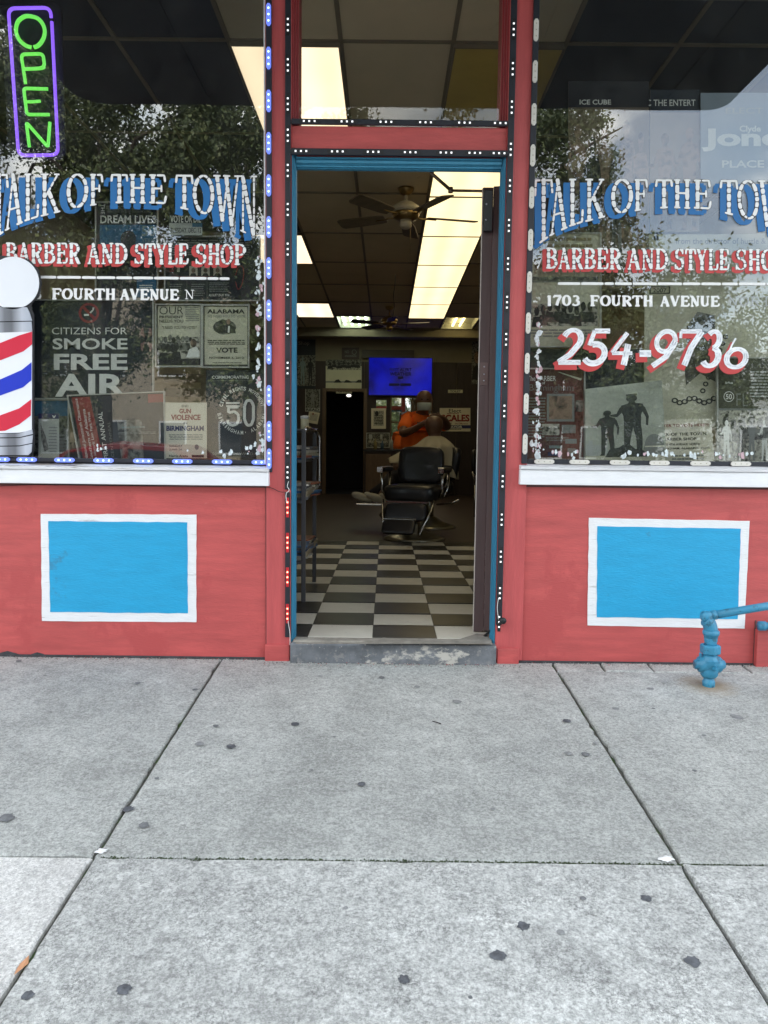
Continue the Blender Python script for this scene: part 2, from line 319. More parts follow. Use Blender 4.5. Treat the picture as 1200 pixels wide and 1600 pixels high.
class Lay:
    """collects flat print polygons given in photo pixels, set on the plane Y with a hair's breadth between layers"""
    K = 0
    def __init__(s, Y): s.b = MB(); s.b.flat = True; s.Y = Y; Lay.K = (Lay.K + 13) % 60; s.k = Lay.K
    def poly(s, pts, m):
        s.k += 1; y = s.Y - .00002 * (s.k % 60); ar = sum(pts[i][0] * pts[(i + 1) % len(pts)][1] - pts[(i + 1) % len(pts)][0] * pts[i][1] for i in range(len(pts)))
        vs = [P(x, yy, y) for x, yy in (pts if ar < 0 else pts[::-1])]; s.b.add(vs, [tuple(range(len(vs)))], m)
    def stroke(s, pts, w, m, seg=None, gap=1.6, lump=.25):
        """a pen stroke; with seg it breaks into pieces of about seg pixels"""
        P2 = [np.array(p, float) for p in pts]
        L = [0.]
        for i in range(len(P2) - 1): L.append(L[-1] + np.linalg.norm(P2[i + 1] - P2[i]))
        def at(t):
            for i in range(len(L) - 1):
                if t <= L[i + 1] + 1e-9:
                    d = P2[i + 1] - P2[i]; n = np.linalg.norm(d) or 1; return P2[i] + d * ((t - L[i]) / n), d / n, i
            d = P2[-1] - P2[-2]; return P2[-1], d / (np.linalg.norm(d) or 1), len(L) - 2
        wf = w if callable(w) else (lambda d: w)
        if seg is None: cuts = [(0, L[-1])]
        else:
            n = max(1, round(L[-1] / seg * random.uniform(.8, 1.15))); c = [L[-1] * (i + random.uniform(-.3, .3) * (0 < i < n)) / n for i in range(n + 1)]
            cuts = [(c[i] + (gap / 2 if i else 0), c[i + 1] - (gap / 2 if i < n - 1 else 0)) for i in range(n)]
        for a, b in cuts:
            if b - a < .4: continue
            k = max(2, int((b - a) / 2.5) + 1) if len(P2) > 2 or seg else 2
            lf, rt = [], []
            for i in range(k):
                u = i / (k - 1); p, d, _ = at(a + (b - a) * u); nn = np.array([-d[1], d[0]]); ww = wf(d) / 2
                if seg:
                    ww *= (.72 if i in (0, k - 1) else 1.) + random.uniform(-lump, lump) * .6
                lf.append(p + nn * ww); rt.append(p - nn * ww)
            for i in range(k - 1): s.poly([lf[i], lf[i + 1], rt[i + 1], rt[i]], m)
    def glyph(s, ch, box, heavy, m, off=(0, 0), seg=None, slant=0., thin=.42, **kw):
        x0, x1, top, bot = box                 # top, bot: functions of x (pixels)
        for pts, k in GL[ch]:
            q = []
            if len(pts) == 2 and seg is None: pts = [pts[0], ((pts[0][0] + pts[1][0]) / 2, (pts[0][1] + pts[1][1]) / 2), pts[1]]
            for u, v in pts:
                x = x0 + u * (x1 - x0); t, b = top(x), bot(x); q.append((x + slant * (v - .5) * (b - t) + off[0], b + (t - b) * v + off[1]))
            if k == 0 or k == .9 or k == .85 or k == .95:
                wf = lambda d, k=k: heavy * (thin + (1 - thin) * abs(d[1]) ** 1.3) * (1 if k == 0 else k + .1)
            else: wf = lambda d, k=k: heavy * k
            s.stroke(q, wf, m, seg, **kw)
    def text(s, t, rect, m, bold=0., quad=None, rot=0):
        v, f = text_geo(t, bold); x0, y0, x1, y1 = rect; s.k += 1; y = s.Y - .00002 * (s.k % 60)
        vs = []
        for a, b in v:
            if rot == 90: u, w = 1 - b, a       # reads bottom to top
            elif rot == -90: u, w = b, 1 - a
            else: u, w = a, b
            u2 = x0 + (x1 - x0) * u; w2 = y1 + (y0 - y1) * w
            if quad: u2, w2 = qmap(quad, u2, w2)
            vs.append(P(u2, w2, y))
        s.b.add(vs, f, m)
    def rect(s, x0, y0, x1, y1, m, quad=None):
        pts = [(x0, y0), (x1, y0), (x1, y1), (x0, y1)]
        if quad: pts = [qmap(quad, *p) for p in pts]
        s.poly(pts, m)
    def disc(s, cx, cy, r, m, r0=0., n=24, quad=None, ry=None):
        ry = ry or r
        q = lambda x, y: qmap(quad, x, y) if quad else (x, y)
        if r0 == 0: s.poly([q(cx + r * math.cos(2 * math.pi * i / n), cy + ry * math.sin(2 * math.pi * i / n)) for i in range(n)], m)
        else:
            for i in range(n):
                a, b = 2 * math.pi * i / n, 2 * math.pi * (i + 1) / n; k = r0 / r
                s.poly([q(cx + r * c(g), cy + ry * d(g)) for c, d, g in ((math.cos, math.sin, a), (math.cos, math.sin, b))] +
                       [q(cx + r0 * math.cos(g), cy + ry * k * math.sin(g)) for g in (b, a)], m)
    def build(s, name, parent): return s.b.build(name, parent)
def qmap(q, u, v):
    (a, b), (c, d), (e, f), (g, h) = q
    return (a * (1 - u) * (1 - v) + c * u * (1 - v) + e * u * v + g * (1 - u) * v, b * (1 - u) * (1 - v) + d * u * (1 - v) + f * u * v + h * (1 - u) * v)
def R4(x0, y0, x1, y1): return [(x0, y0), (x1, y0), (x1, y1), (x0, y1)]

# ================================================================== GROUND
gnd = boxo('ground', -120, 120, -160, 60, -1.6, -1.02, mat('soil', (.10, .09, .06), .95, var=.3), None, 0)
tag(gnd, kind='structure')
# sidewalk: bedding sheet with separate slabs, joints recessed, gum and litter on it
def slab_geo(x0, x1, y0, y1, th=.11):
    b = MB(); a = .004; nx = 10; k = MB()
    vs = []; rnd = random.Random(int(x0 * 100 + y0 * 10))
    def zt(x, y): return gz(y) + .0015 * math.sin(x * 3 + y * 5)
    return vs
walk = MB()
walk.add([(-9, 0.02, gz(0.02) - .016), (9, 0.02, gz(0.02) - .016), (9, -4.5, gz(-4.5) - .016), (-9, -4.5, gz(-4.5) - .016),
          (-9, 0.02, -.6), (9, 0.02, -.6), (9, -4.5, -.6), (-9, -4.5, -.6)], [(0, 1, 2, 3), (4, 7, 6, 5), (0, 4, 5, 1), (3, 2, 6, 7), (0, 3, 7, 4), (1, 5, 6, 2)], DIRT)
walk = walk.build('sidewalk'); tag(walk, kind='structure')
JX = [-.757 + 1.545 * k for k in range(-5, 7)]; JY = [-.0, -.115, -1.553, -3.0, -4.5]
def slab(name, x0, x1, y0, y1, m):
    """one slab: y0 is the edge nearer the shop; edges ragged by a few millimetres"""
    bm = bmesh.new(); rnd = random.Random(hash((round(x0, 2), round(y0, 2))) % 1000); g = .0046
    pts = []; step = .03
    def edge(ax, ay, bx, by, nx_, ny_):
        L = math.hypot(bx - ax, by - ay); n = max(2, int(L / step)); o = 0
        for i in range(n):
            t = i / n; o = .7 * o + rnd.uniform(-.0016, .0016); c = rnd.random() < .05 and i > 1
            e = g + abs(o) + (rnd.uniform(.002, .008) if c else 0)
            pts.append((ax + (bx - ax) * t + nx_ * e, ay + (by - ay) * t + ny_ * e))
    edge(x0, y1, x1, y1, 0, 1); edge(x1, y1, x1, y0, -1, 0); edge(x1, y0, x0, y0, 0, -1); edge(x0, y0, x0, y1, 1, 0)
    dz = rnd.uniform(-.002, .002)
    n = len(pts); b = MB()
    cx, cy = (x0 + x1) / 2, (y0 + y1) / 2
    def ins(p, d): return (p[0] + d * (1 if p[0] < cx else -1) * (abs(p[0] - cx) > abs(x1 - x0) / 2 - .03), p[1] + d * (1 if p[1] < cy else -1) * (abs(p[1] - cy) > abs(y1 - y0) / 2 - .03))
    top = [ins(p, .005) for p in pts]
    vs = [(x, y, gz(y) + dz) for x, y in top] + [(x, y, gz(y) - .005 + dz) for x, y in pts] + [(x, y, gz(y) - .09) for x, y in pts]
    b.add(vs, [tuple(range(n))] + [(i + n, (i + 1) % n + n, (i + 1) % n, i) for i in range(n)] + [(i + 2 * n, (i + 1) % n + 2 * n, (i + 1) % n + n, i + n) for i in range(n)], m)
    return b.build(name, walk)
for i in range(len(JX) - 1):
    x0, x1 = JX[i], JX[i + 1]
    if x1 > 9: continue
    near_right = x0 > .7
    slab('slab', x0, x1, (-.115 if near_right and x0 < 2.5 else 0.0), JY[2], CON_A)
    if near_right and x0 < 2.5:
        for k in range(7): slab('edge_brick', x0 + k * .2207, x0 + (k + 1) * .2207, 0, -.115, CON_A)
    slab('slab', x0, x1, JY[2], JY[3], CON_C if x1 < -.7 else CON_B)
    slab('slab', x0, x1, JY[3], JY[4], CON_B)
def blob(cx, cy, r, n=20, jag=.3, z=.0012, sy=1.):
    rnd = random.Random(int(cx * 1e4)); vs = [(cx, cy, gz(cy) + .004 + z * .5)]
    for i in range(n):
        a = 2 * math.pi * i / n; q = r * (1 + rnd.uniform(-jag, jag)); vs.append((cx + q * math.cos(a), cy + sy * q * math.sin(a), gz(cy + sy * q * math.sin(a)) + .0026))
    return vs, [(0, i + 1, (i + 1) % n + 1) for i in range(n)]
for px, py, r in [(461, 1132, 7), (312, 1163, 8), (361, 1167, 8), (337, 1135, 5), (565, 1226, 7), (714, 1097, 8), (597, 1059, 5), (1016, 1077, 6), (962, 1108, 6),
                  (888, 1178, 7), (915, 1179, 7), (886, 1127, 7), (1100, 1150, 4), (1152, 1121, 10), (9, 1279, 13), (200, 1265, 9), (225, 1290, 9), (193, 1548, 12),
                  (44, 1557, 10), (305, 1078, 5), (215, 1068, 5), (778, 1494, 13), (818, 1448, 11), (876, 1458, 7), (631, 1532, 10), (1082, 1503, 13), (1010, 1405, 9),
                  (78, 1113, 3), (245, 1217, 4), (29, 1033, 5), (70, 1056, 3), (500, 1057, 3), (608, 1051, 2), (652, 1074, 5), (1021, 1108, 3), (930, 1162, 4), (1085, 1205, 4),
                  (735, 1560, 4), (911, 1405, 5), (540, 1420, 4), (770, 1265, 4), (486, 1204, 4), (522, 1152, 3)]:
    c = G(px, py); e = G(px + r, py); b = MB(); v, f = blob(c.x, c.y, abs(e.x - c.x) * .92, jag=.22 if r > 8 else .12); b.flat = True; b.add(v, f, GUMS[0 if r > 6 and px % 3 else (1 if px % 2 else 2)]); b.build('gum_spot', walk)
MOSS = mat('moss', (.045, .06, .03), .95, var=.5, vs=40, bump=.8)
b = MB(); rr = random.Random(3)
for k in range(1500):
    x = rr.gauss(.55, .55) if k % 3 else rr.uniform(-.75, .85); y = JY[2] + rr.gauss(0, .0042)
    if not -.8 < x < 1.6: continue
    r = rr.uniform(.001, .0030); z = gz(y) - .007 + r * .6
    b.add([(x - r, y - r, z), (x + r, y - r, z), (x + r, y + r, z), (x - r, y + r, z), (x, y, z + r * 1.2)], [(0, 1, 4), (1, 2, 4), (2, 3, 4), (3, 0, 4)], MOSS)
b.flat = True; tag(b.build('moss'), 'thin dark moss growing along the pavement joint', kind='stuff')
WHGUM = mat('white_filler', (.7, .7, .7), .8, var=.1, bump=.5)
for px, py, r in [(158, 1331, 9), (1040, 1343, 11)]:
    c = G(px, py); e = G(px + r, py); b = MB(); v, f = blob(c.x, c.y, abs(e.x - c.x), jag=.35, z=.008, sy=.7); b.add(v, f, WHGUM); b.build('filler_lump', walk)
b = MB(); c = G(35, 1512)
b.add([(c.x + dx, c.y + dy, gz(c.y) + z) for dx, dy, z in [(-.004, -.028, .004), (.006, -.012, .007), (.009, .008, .004), (.002, .026, .010), (-.008, .008, .004), (-.008, -.012, .003)]], [(0, 1, 2, 3, 4, 5)], mat('dry_leaf', (.5, .25, .13), .7))
tag(b.build('dry_leaf'), 'small dry orange leaf lying in the pavement joint at lower left', 'leaf')
b = MB(); c = G(681, 1131); b.tube([(c.x - .012, c.y + .012, gz(c.y) + .006), (c.x, c.y, gz(c.y) + .007), (c.x + .018, c.y - .014, gz(c.y) + .006)], .002, WIRE, 5)
tag(b.build('twig'), 'short dark twig lying on the pavement in front of the doorway', 'twig')

# street beyond the kerb (seen only in the glass and in the mirror)
KERB = concrete_mat('kerb_concrete', (.42, .41, .39), .4)
tag(boxo('kerb', -60, 60, -4.68, -4.51, -.9, gz(-4.5) - .002, KERB, None, .01), kind='structure')
ASP = mat('asphalt', (.055, .055, .058), .9, var=.25, vs=20, bump=.6, bs=150)
tag(boxo('road', -90, 90, -15.2, -4.68, -1.0, gz(-4.5) - .13, ASP, None, 0), kind='structure')
LINEW = mat('road_line_paint', (.7, .62, .2), .7, var=.1)
b = MB()
for k in range(-20, 20): b.box(k * 3.0, k * 3.0 + 2.0, -10.06, -9.94, gz(-4.5) - .129, gz(-4.5) - .125, LINEW)
tag(b.build('road_markings'), kind='structure')
tag(boxo('far_sidewalk', -90, 90, -19.5, -15.2, -1.0, gz(-4.5) + .0, KERB, None, .01), kind='structure')
tag(boxo('lawn', -90, 90, -60, -19.5, -1.0, gz(-4.5) + .01, mat('lawn_grass', (.07, .11, .03), .95, var=.35, vs=9, bump=.6), None, 0), kind='structure')

# ================================================================== THE SHOP FRONT
shop = empty('barber_shop', (0, 0, 0), label='red and blue painted barber shop front with open doorway and two lettered windows', cat='shop')
TOP = 3.1
# low walls under the windows, with painted panels
boxo('low_wall', -4.2, -.545, 0, .16, -.3, .800, RED, shop)
boxo('low_wall', .602, 4.2, .001, .16, -.3, .818, RED, shop)
BORD = mat('weathered_white_border', (.76, .77, .79), .55, var=.06, vs=9, bump=.4, bs=40, st=(1, 1, 5), spots=[((.34, .32, .31), 13, .63, (.35, 1, 9)), ((.5, .5, .5), 5, .62, (.5, 1, 5))])
def wall_panel(q, q2, nm):
    a, c = P(*q[0]), P(*q[2]); pw = []
    b = Lay(0); o = MB()
    def pane(pts, y0, y1, m, name, par, jag=.0):
        w = []; rnd = random.Random(int(pts[0][0]))
        for i in range(4):
            p0, p1 = P(*pts[i], 0), P(*pts[(i + 1) % 4], 0)
            for k in range(14):
                t = k / 14; pp = p0.lerp(p1, t); j = rnd.uniform(-jag, jag) if k else 0; w.append((pp.x + (j if i % 2 else 0), pp.z + (0 if i % 2 else j)))
        m_ = MB(); m_.prism(w, y0, y1, m); return m_.build(name, par)
    f = pane(q, -.003, .02, BORD, 'painted_border', shop, .0013); pane(q2, -.0045, .02, BLUE, 'painted_panel', shop, .0015)
wall_panel([(64, 803), (307, 804), (307, 972), (66, 970)], [(76, 814), (293, 816), (294, 958), (79, 956)], 'l')
wall_panel([(920, 809), (1171, 814), (1163, 982), (918, 977)], [(933, 822), (1157, 826), (1152, 967), (932, 964)], 'r')
# peeled patches at the foot of the wall
PEEL = mat('bare_masonry', (.05, .05, .055), .9, var=.4, vs=40, bump=.8)
for pts in [[(0, 1020), (12, 1017), (26, 1021), (40, 1026), (30, 1028), (0, 1027)], [(46, 1023), (58, 1019), (69, 1022), (66, 1027), (48, 1027)], [(155, 1028), (166, 1027), (170, 1029), (156, 1030)]]:
    b = MB(); b.prism([(P(x, y).x, P(x, y).z) for x, y in pts], -.002, .01, PEEL); b.build('peeled_patch', shop)
boxo('base_joint', -4.2, -.552, -.006, .0, -.05, gz(0) + .008, PEEL, shop, 0); boxo('base_joint', .63, 4.2, -.006, .001, -.05, gz(0) + .007, PEEL, shop, 0)
gr = MB(); rg = random.Random(11); GM = [mat('dark_grit', (.05, .045, .04), .9), mat('pale_grit', (.45, .43, .40), .9), mat('red_paint_flake', (.40, .07, .07), .8)]
for k in range(1500):
    x = rg.uniform(-2.2, 2.2); y = -.012 - abs(rg.gauss(0, .02)) - (.035 if -.56 < x < .64 else 0); r = rg.uniform(.0007, .0028); z = gz(y) + .002
    gr.add([(x - r, y - r * .7, z), (x + r * .6, y - r, z), (x + r, y + r * .8, z), (x - r * .4, y + r, z), (x, y, z + r * 1.1)], [(0, 1, 4), (1, 2, 4), (2, 3, 4), (3, 0, 4)], GM[0 if k % 2 else (1 if k % 3 else 2)])
gr.flat = True; tag(gr.build('grit'), 'fine dark grit and paint flakes gathered along the foot of the wall', kind='stuff')
# posts, base blocks, header
boxo('post', -.545, -.432, -.014, .14, .0, TOP, REDV, shop, .003)
boxo('post', .517, .643, -.014, .14, .0, TOP, REDV, shop, .003)
boxo('post_base', -.551, -.436, -.024, .1, -.1, .062, RED, shop, .004)
boxo('post_base', .527, .628, -.024, .1, -.1, .058, RED, shop, .004)
boxo('header_beam', -.432, .517, -.008, .14, 2.286, 2.386, RED, shop, .003)
TRIM = mat('dark_red_trim', (.26, .035, .04), .5, var=.1, bump=.3, st=(5, 5, .6))
for x0, x1 in ((-.432, -.404), (.489, .517)):
    b = MB(); s_ = 1 if x0 < 0 else -1; e0, e1 = (x0, x1) if s_ > 0 else (x1, x0)
    for k in range(3): u0 = e0 + (e1 - e0) * k / 3; u1 = e0 + (e1 - e0) * (k + 1) / 3; b.box(min(u0, u1), max(u0, u1), .004 + .012 * k, .14, 2.411, TOP, TRIM)
    b.build('transom_frame', shop, .002)
# display windows: frame strip, glass
GL_SHOP = glass_mat('shop_window_glass', (.82, .835, .83), .092, .025)
GL_TR = glass_mat('transom_glass', (.94, .94, .92), .03, .01)
win = []
for nm, x0, x1, z0 in (('l', -4.0, -.545, .895), ('r', .643, 4.0, .912)):
    w = empty('display_window'); w.parent = shop; win.append(w)
    boxo('pane', x0, x1, .040, .046, z0, TOP, GL_SHOP, w, 0)
    boxo('frame', x0 - .06, x1 + .0, .034, .07, z0 - .03, z0 + .012, BLACK, w)
    if nm == 'l': boxo('bead', -.553, -.546, -.012, .05, .9, TOP, WHITE, w, .001)
for w, xo in zip(win, (-4.06, 4.0)): boxo('frame', xo, xo + .06, .0, .09, .88, TOP, WHITE, w)
tp = empty('transom_window'); tp.parent = shop
boxo('pane', -.404, .489, .046, .052, 2.405, TOP, GL_TR, tp, 0)
# sills
def sill(x0, x1, zb, zt, drop):
    b = MB(); b.box(x0, x1, -.050, .034, zb, zt - .020, WHITE); o = b.build('sill', shop, .003)
    b = MB(); rnd = random.Random(5); n = 90
    pf = []
    for i in range(n + 1):
        x = x0 + (x1 - x0) * i / n; pf.append((x, -.058 + rnd.uniform(-.002, .002), zt - .0185, zt - .006 + rnd.uniform(-.0025, .0025), zt + .006))
    vs = []
    for x, y, za, zf, zk in pf: vs += [(x, y, za), (x, y, zf), (x, .033, zk), (x, .033, za)]
    fs = [(4 * i + a, 4 * i + 4 + a, 4 * i + 4 + (a + 1) % 4, 4 * i + (a + 1) % 4) for i in range(n) for a in range(4)] + [(0, 1, 2, 3), (4 * n + 3, 4 * n + 2, 4 * n + 1, 4 * n)]
    b.add(vs, fs, SILLTOP); b.build('nosing', o)
sill(-4.1, -.528, .800, .884, 0); sill(.607, 4.1, .820, .908, 0)
boxo('under_sill_strip', -4.1, -.545, -.004, .0, .790, .800, mat('grimy_caulk', (.10, .05, .05), .9), shop, 0)  # thin dark strip along the wall right under the sill
boxo('under_sill_strip', .61, 4.1, -.003, .001, .808, .820, MATS['grimy_caulk'], shop, 0)
# door frame of ribbed teal trim
df = empty('door_frame'); df.parent = shop
def ribbed(side):
    b = MB(); x0 = -.432 if side < 0 else .517
    for k, (w, y) in enumerate([(.003, -.004), (.004, -.012), (.002, -.004), (.004, .004), (.002, .010), (.003, .02)]):
        x1 = x0 + w * (1 if side < 0 else -1); b.box(min(x0, x1), max(x0, x1), y, .06, .05, 2.286, JAMB); x0 = x1
    b.build('jamb', df, .001)
ribbed(-1); ribbed(1)
b = MB(); z0 = 2.2575
for w, y in [(.007, .0), (.005, .010), (.012, .006), (.004, .014), (.008, .020), (.004, .03)]:
    b.box(-.4135, .4985, y, .055, z0 - w, z0, JAMB); z0 -= w
b.build('head', df, .001)
boxo('threshold', -.431, .52, -.046, .16, -.12, .078, STEP, shop, .008)
boxo('threshold_top', -.420, .502, -.032, .175, .070, .0885, STEPTOP, shop, .006)
# front wall above, canopy, roof and side walls that shade the pavement
BR = mat('dark_stucco', (.20, .19, .18), .9, var=.1, bump=.4)
boxo('upper_wall', -9, 9, -.014, .3, TOP, 7.2, BR, shop, 0)
boxo('flank_wall', -9, -4.2, 0, .3, -.6, TOP, BR, shop, 0); boxo('flank_wall', 4.2, 9, 0, .3, -.6, TOP, BR, shop, 0)
boxo('roof', -9, 9, .3, 11.6, 6.9, 7.2, BR, shop, 0)
cn = []
for cx, cy, a0 in ((-2.2 + .22, -2.05 + .22, 180), (2.36 - .13, -2.05 + .13, 270)):
    r_ = .22 if cx < 0 else .13
    for k in range(9): a = rad(a0 + 90 * k / 8); cn.append((cx + r_ * math.cos(a), cy + r_ * math.sin(a)))
cn += [(2.36, -.02), (-2.2, -.02)]
n_ = len(cn); b = MB(); CANM = mat('dark_canopy_metal', (.010, .014, .018), .7, var=.2)
b.add([(x, y, z) for z in (3.395, 3.60) for x, y in cn], [tuple(range(n_))[::-1], tuple(range(n_, 2 * n_))] + [(i, (i + 1) % n_, (i + 1) % n_ + n_, i + n_) for i in range(n_)], CANM)
cano = b.build('canopy', shop)
b = MB()
for x in (-1.3, -.2, .9, 1.9): boxo('canopy_rib', x, x + .04, -1.95, -.03, 3.380, 3.3945, mat('canopy_rib', (.006, .008, .010), .8), cano, 0)

# ================================================================== THE ROOM
FZ, CZ, BY = .09, 3.17, 11.1
DKW = mat('dark_wood_panelling', (.034, .023, .024), .5, var=.3, vs=4, bump=.2, st=(6, 6, .7))
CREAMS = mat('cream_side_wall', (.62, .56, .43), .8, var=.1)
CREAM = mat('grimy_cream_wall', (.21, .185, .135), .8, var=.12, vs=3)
fl = boxo('shop_floor', -3.2, 3.2, .16, BY + .1, -.2, FZ - .006, mat('brown_floorboards', (.055, .036, .026), .45, var=.35, vs=5, bump=.2, st=(1, 9, 1)), None, 0); tag(fl, kind='structure')
TW, TL = .3045, .289
TWH = mat('white_floor_tile', (.60, .58, .51), .36, var=.10, vs=5, spots=[((.33, .31, .27), 13, .62, (1, 1, 1))])
TBK = mat('black_floor_tile', (.035, .034, .033), .3, var=.35, vs=6, spots=[((.12, .11, .10), 11, .62, (2, 1, 1))])
def tile_mesh(m, nm):
    b = MB(); g = .0009; b.box(g, TW - g, g, TL - g, -.006, 0, m); o = b.build(nm, fl, .0008); return o
protos = {}
x00, y00 = .0495 - TW * 1, .274
for i in range(-9, 11):
    for j in range(-1, 12):
        c = (i + j) % 2; x = -.0535 + i * TW; y = .274 + j * TL
        if x < -3 or x + TW > 3.1: continue
        if c not in protos: o = protos[c] = tile_mesh(TWH if c == 0 else TBK, 'floor_tile')
        else: o = protos[c].copy(); COL.objects.link(o); o.parent = fl
        o.location = (x, y, FZ)
        if j == -1: o.scale.y = .9; o.location.y = -.001 + .030
# worn front edge of the tiles
def worn(pts):
    b = MB(); b.flat = True; vs = [CAM + ray(x, y) * ((FZ + .0015 - CAM.z) / ray(x, y).z) for x, y in pts]
    b.add(vs, [tuple(range(len(vs)))], STEPTOP); return b.build('worn_patch', fl)
# boards of the floor behind the tiles
WB = mat('floor_board_wood', (.055, .037, .032), .42, var=.35, vs=3, bump=.15, st=(1, 6, 1))
for k in range(46):
    y0 = 3.742 + k * .16
    if y0 > BY: break
    o = boxo('floor_board', -3.1, 3.1, y0, min(y0 + .158, BY), FZ - .005, FZ - .0008, WB, fl, 0) if k == 0 else None
    if k == 0: fb = o
    else:
        o = fb.copy(); COL.objects.link(o); o.parent = fl; o.location.y = k * .16
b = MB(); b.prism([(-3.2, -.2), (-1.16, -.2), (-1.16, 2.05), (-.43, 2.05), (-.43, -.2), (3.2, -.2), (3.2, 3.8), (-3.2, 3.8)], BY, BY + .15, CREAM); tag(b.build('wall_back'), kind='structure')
wb = bpy.data.objects['wall_back']
for x0, x1, z0, z1 in ((-3.1, -1.16, FZ, 2.62), (-.43, 3.1, FZ, 2.62), (-1.16, -.43, 2.05, 2.62)):
    n = max(1, round((x1 - x0) / .61))
    for k in range(n):
        a = x0 + (x1 - x0) * k / n; boxo('wood_panel', a + .003, x0 + (x1 - x0) * (k + 1) / n - .003, BY - .02, BY, z0, z1, DKW, wb, .003)
tag(boxo('wall_left', -3.2, -3.02, .16, BY, -.2, 4, CREAMS, None, 0), kind='structure')
tag(boxo('wall_right', 3.02, 3.2, .16, BY, -.2, 4, CREAMS, None, 0), kind='structure')
for nm, x0, x1 in (('wall_left', -3.02, -3.0), ('wall_right', 3.0, 3.02)):
    for k in range(9): boxo('wood_panel', x0, x1, .2 + k * 1.2, .2 + k * 1.2 + 1.19, FZ, 1.0, DKW, bpy.data.objects[nm], 0)
# ceiling: slab, grid bars, tiles, light panels
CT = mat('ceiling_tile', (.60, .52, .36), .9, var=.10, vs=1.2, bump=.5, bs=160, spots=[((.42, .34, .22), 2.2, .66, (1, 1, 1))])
CTD = mat('shaded_ceiling_tile', (.045, .055, .075), .9, var=.15, vs=2)  # same tiles, colour darkened for the shade behind the display windows
CG = mat('ceiling_grid_metal', (.20, .17, .12), .6)
ce = boxo('ceiling', -3.2, 3.2, .16, BY + .1, CZ + .16, CZ + .2, mat('slab_grey', (.1, .1, .1), .9), None, 0); tag(ce, kind='structure')
LX = [-3.05] + [-.27 + .61 * k for k in range(-4, 6)] + [3.05]; LX = [x for x in LX if -3.1 < x < 3.1]
LY = [.16, .83] + [.83 + 1.22 * k for k in range(1, 9)] + [BY]
for x in LX: boxo('ceiling_bar', x - .012, x + .012, .16, BY, CZ - .004, CZ + .02, CG, ce, 0)
for y in LY[1:-1]: boxo('ceiling_bar', -3.02, 3.02, y - .012, y + .012, CZ - .0035, CZ + .018, CG, ce, 0)
LIT = {}
for j in (2, 3, 4, 5, 6, 7): LIT[(.34, j)] = 'warm'
LIT[(.34, 1)] = 'dim'; LIT[(-.88, 1)] = 'pink'
LIT[(-1.49, 4)] = 'pink'; LIT[(-1.49, 7)] = 'pink'; LIT[(-.88, 8)] = 'tubes'; LIT[(.95, 8)] = 'tubes_off'

def diff_mat(name, c, s):
    """milky acrylic lit by the tubes behind it"""
    m, t, b = _new(name); n = t.nodes.new; l = t.links.new
    cc = n('ShaderNodeTexCoord'); sp = n('ShaderNodeSeparateXYZ'); l(cc.outputs['Generated'], sp.inputs[0])
    w = n('ShaderNodeMath'); w.operation = 'SINE'; a = n('ShaderNodeMath'); a.operation = 'MULTIPLY'; a.inputs[1].default_value = 12.6; l(sp.outputs[0], a.inputs[0]); l(a.outputs[0], w.inputs[0])
    q = n('ShaderNodeTexNoise'); q.inputs['Scale'].default_value = 2.5; l(cc.outputs['Object'], q.inputs[0])
    e = n('ShaderNodeMath'); e.operation = 'MULTIPLY_ADD'; e.inputs[1].default_value = .10 * s; e.inputs[2].default_value = s * .88; l(w.outputs[0], e.inputs[0])
    e2 = n('ShaderNodeMath'); e2.operation = 'MULTIPLY_ADD'; e2.inputs[1].default_value = .25 * s; l(q.outputs[0], e2.inputs[0]); l(e.outputs[0], e2.inputs[2])
    b.inputs['Base Color'].default_value = tuple(c) + (1,); b.inputs['Emission Color'].default_value = tuple(c) + (1,); l(e2.outputs[0], b.inputs['Emission Strength']); b.inputs['Roughness'].default_value = .5
    return m
DW = diff_mat('warm_light_diffuser', (1, .81, .44), E(1.6)); DP = diff_mat('pale_light_diffuser', (1, .80, .54), E(1.7)); DD = mat('unlit_light_diffuser', (.55, .42, .11), .4, var=.12, vs=3)
TUBE = mat('fluorescent_tube', (.9, 1, .85), .4, emit=5.5, ecol=(.86, 1, .74)); TUBEW = mat('warm_fluorescent_tube', (1, .9, .5), .4, emit=5.0, ecol=(1, .8, .35))
FIX = mat('fixture_enamel', (.55, .56, .5), .4)
names_l = {('warm', 2): 'nearest the street', ('warm', 3): 'second from the street', ('warm', 4): 'third from the street', ('warm', 5): 'fourth from the street', ('warm', 6): 'fifth from the street', ('warm', 7): 'farthest from the street'}
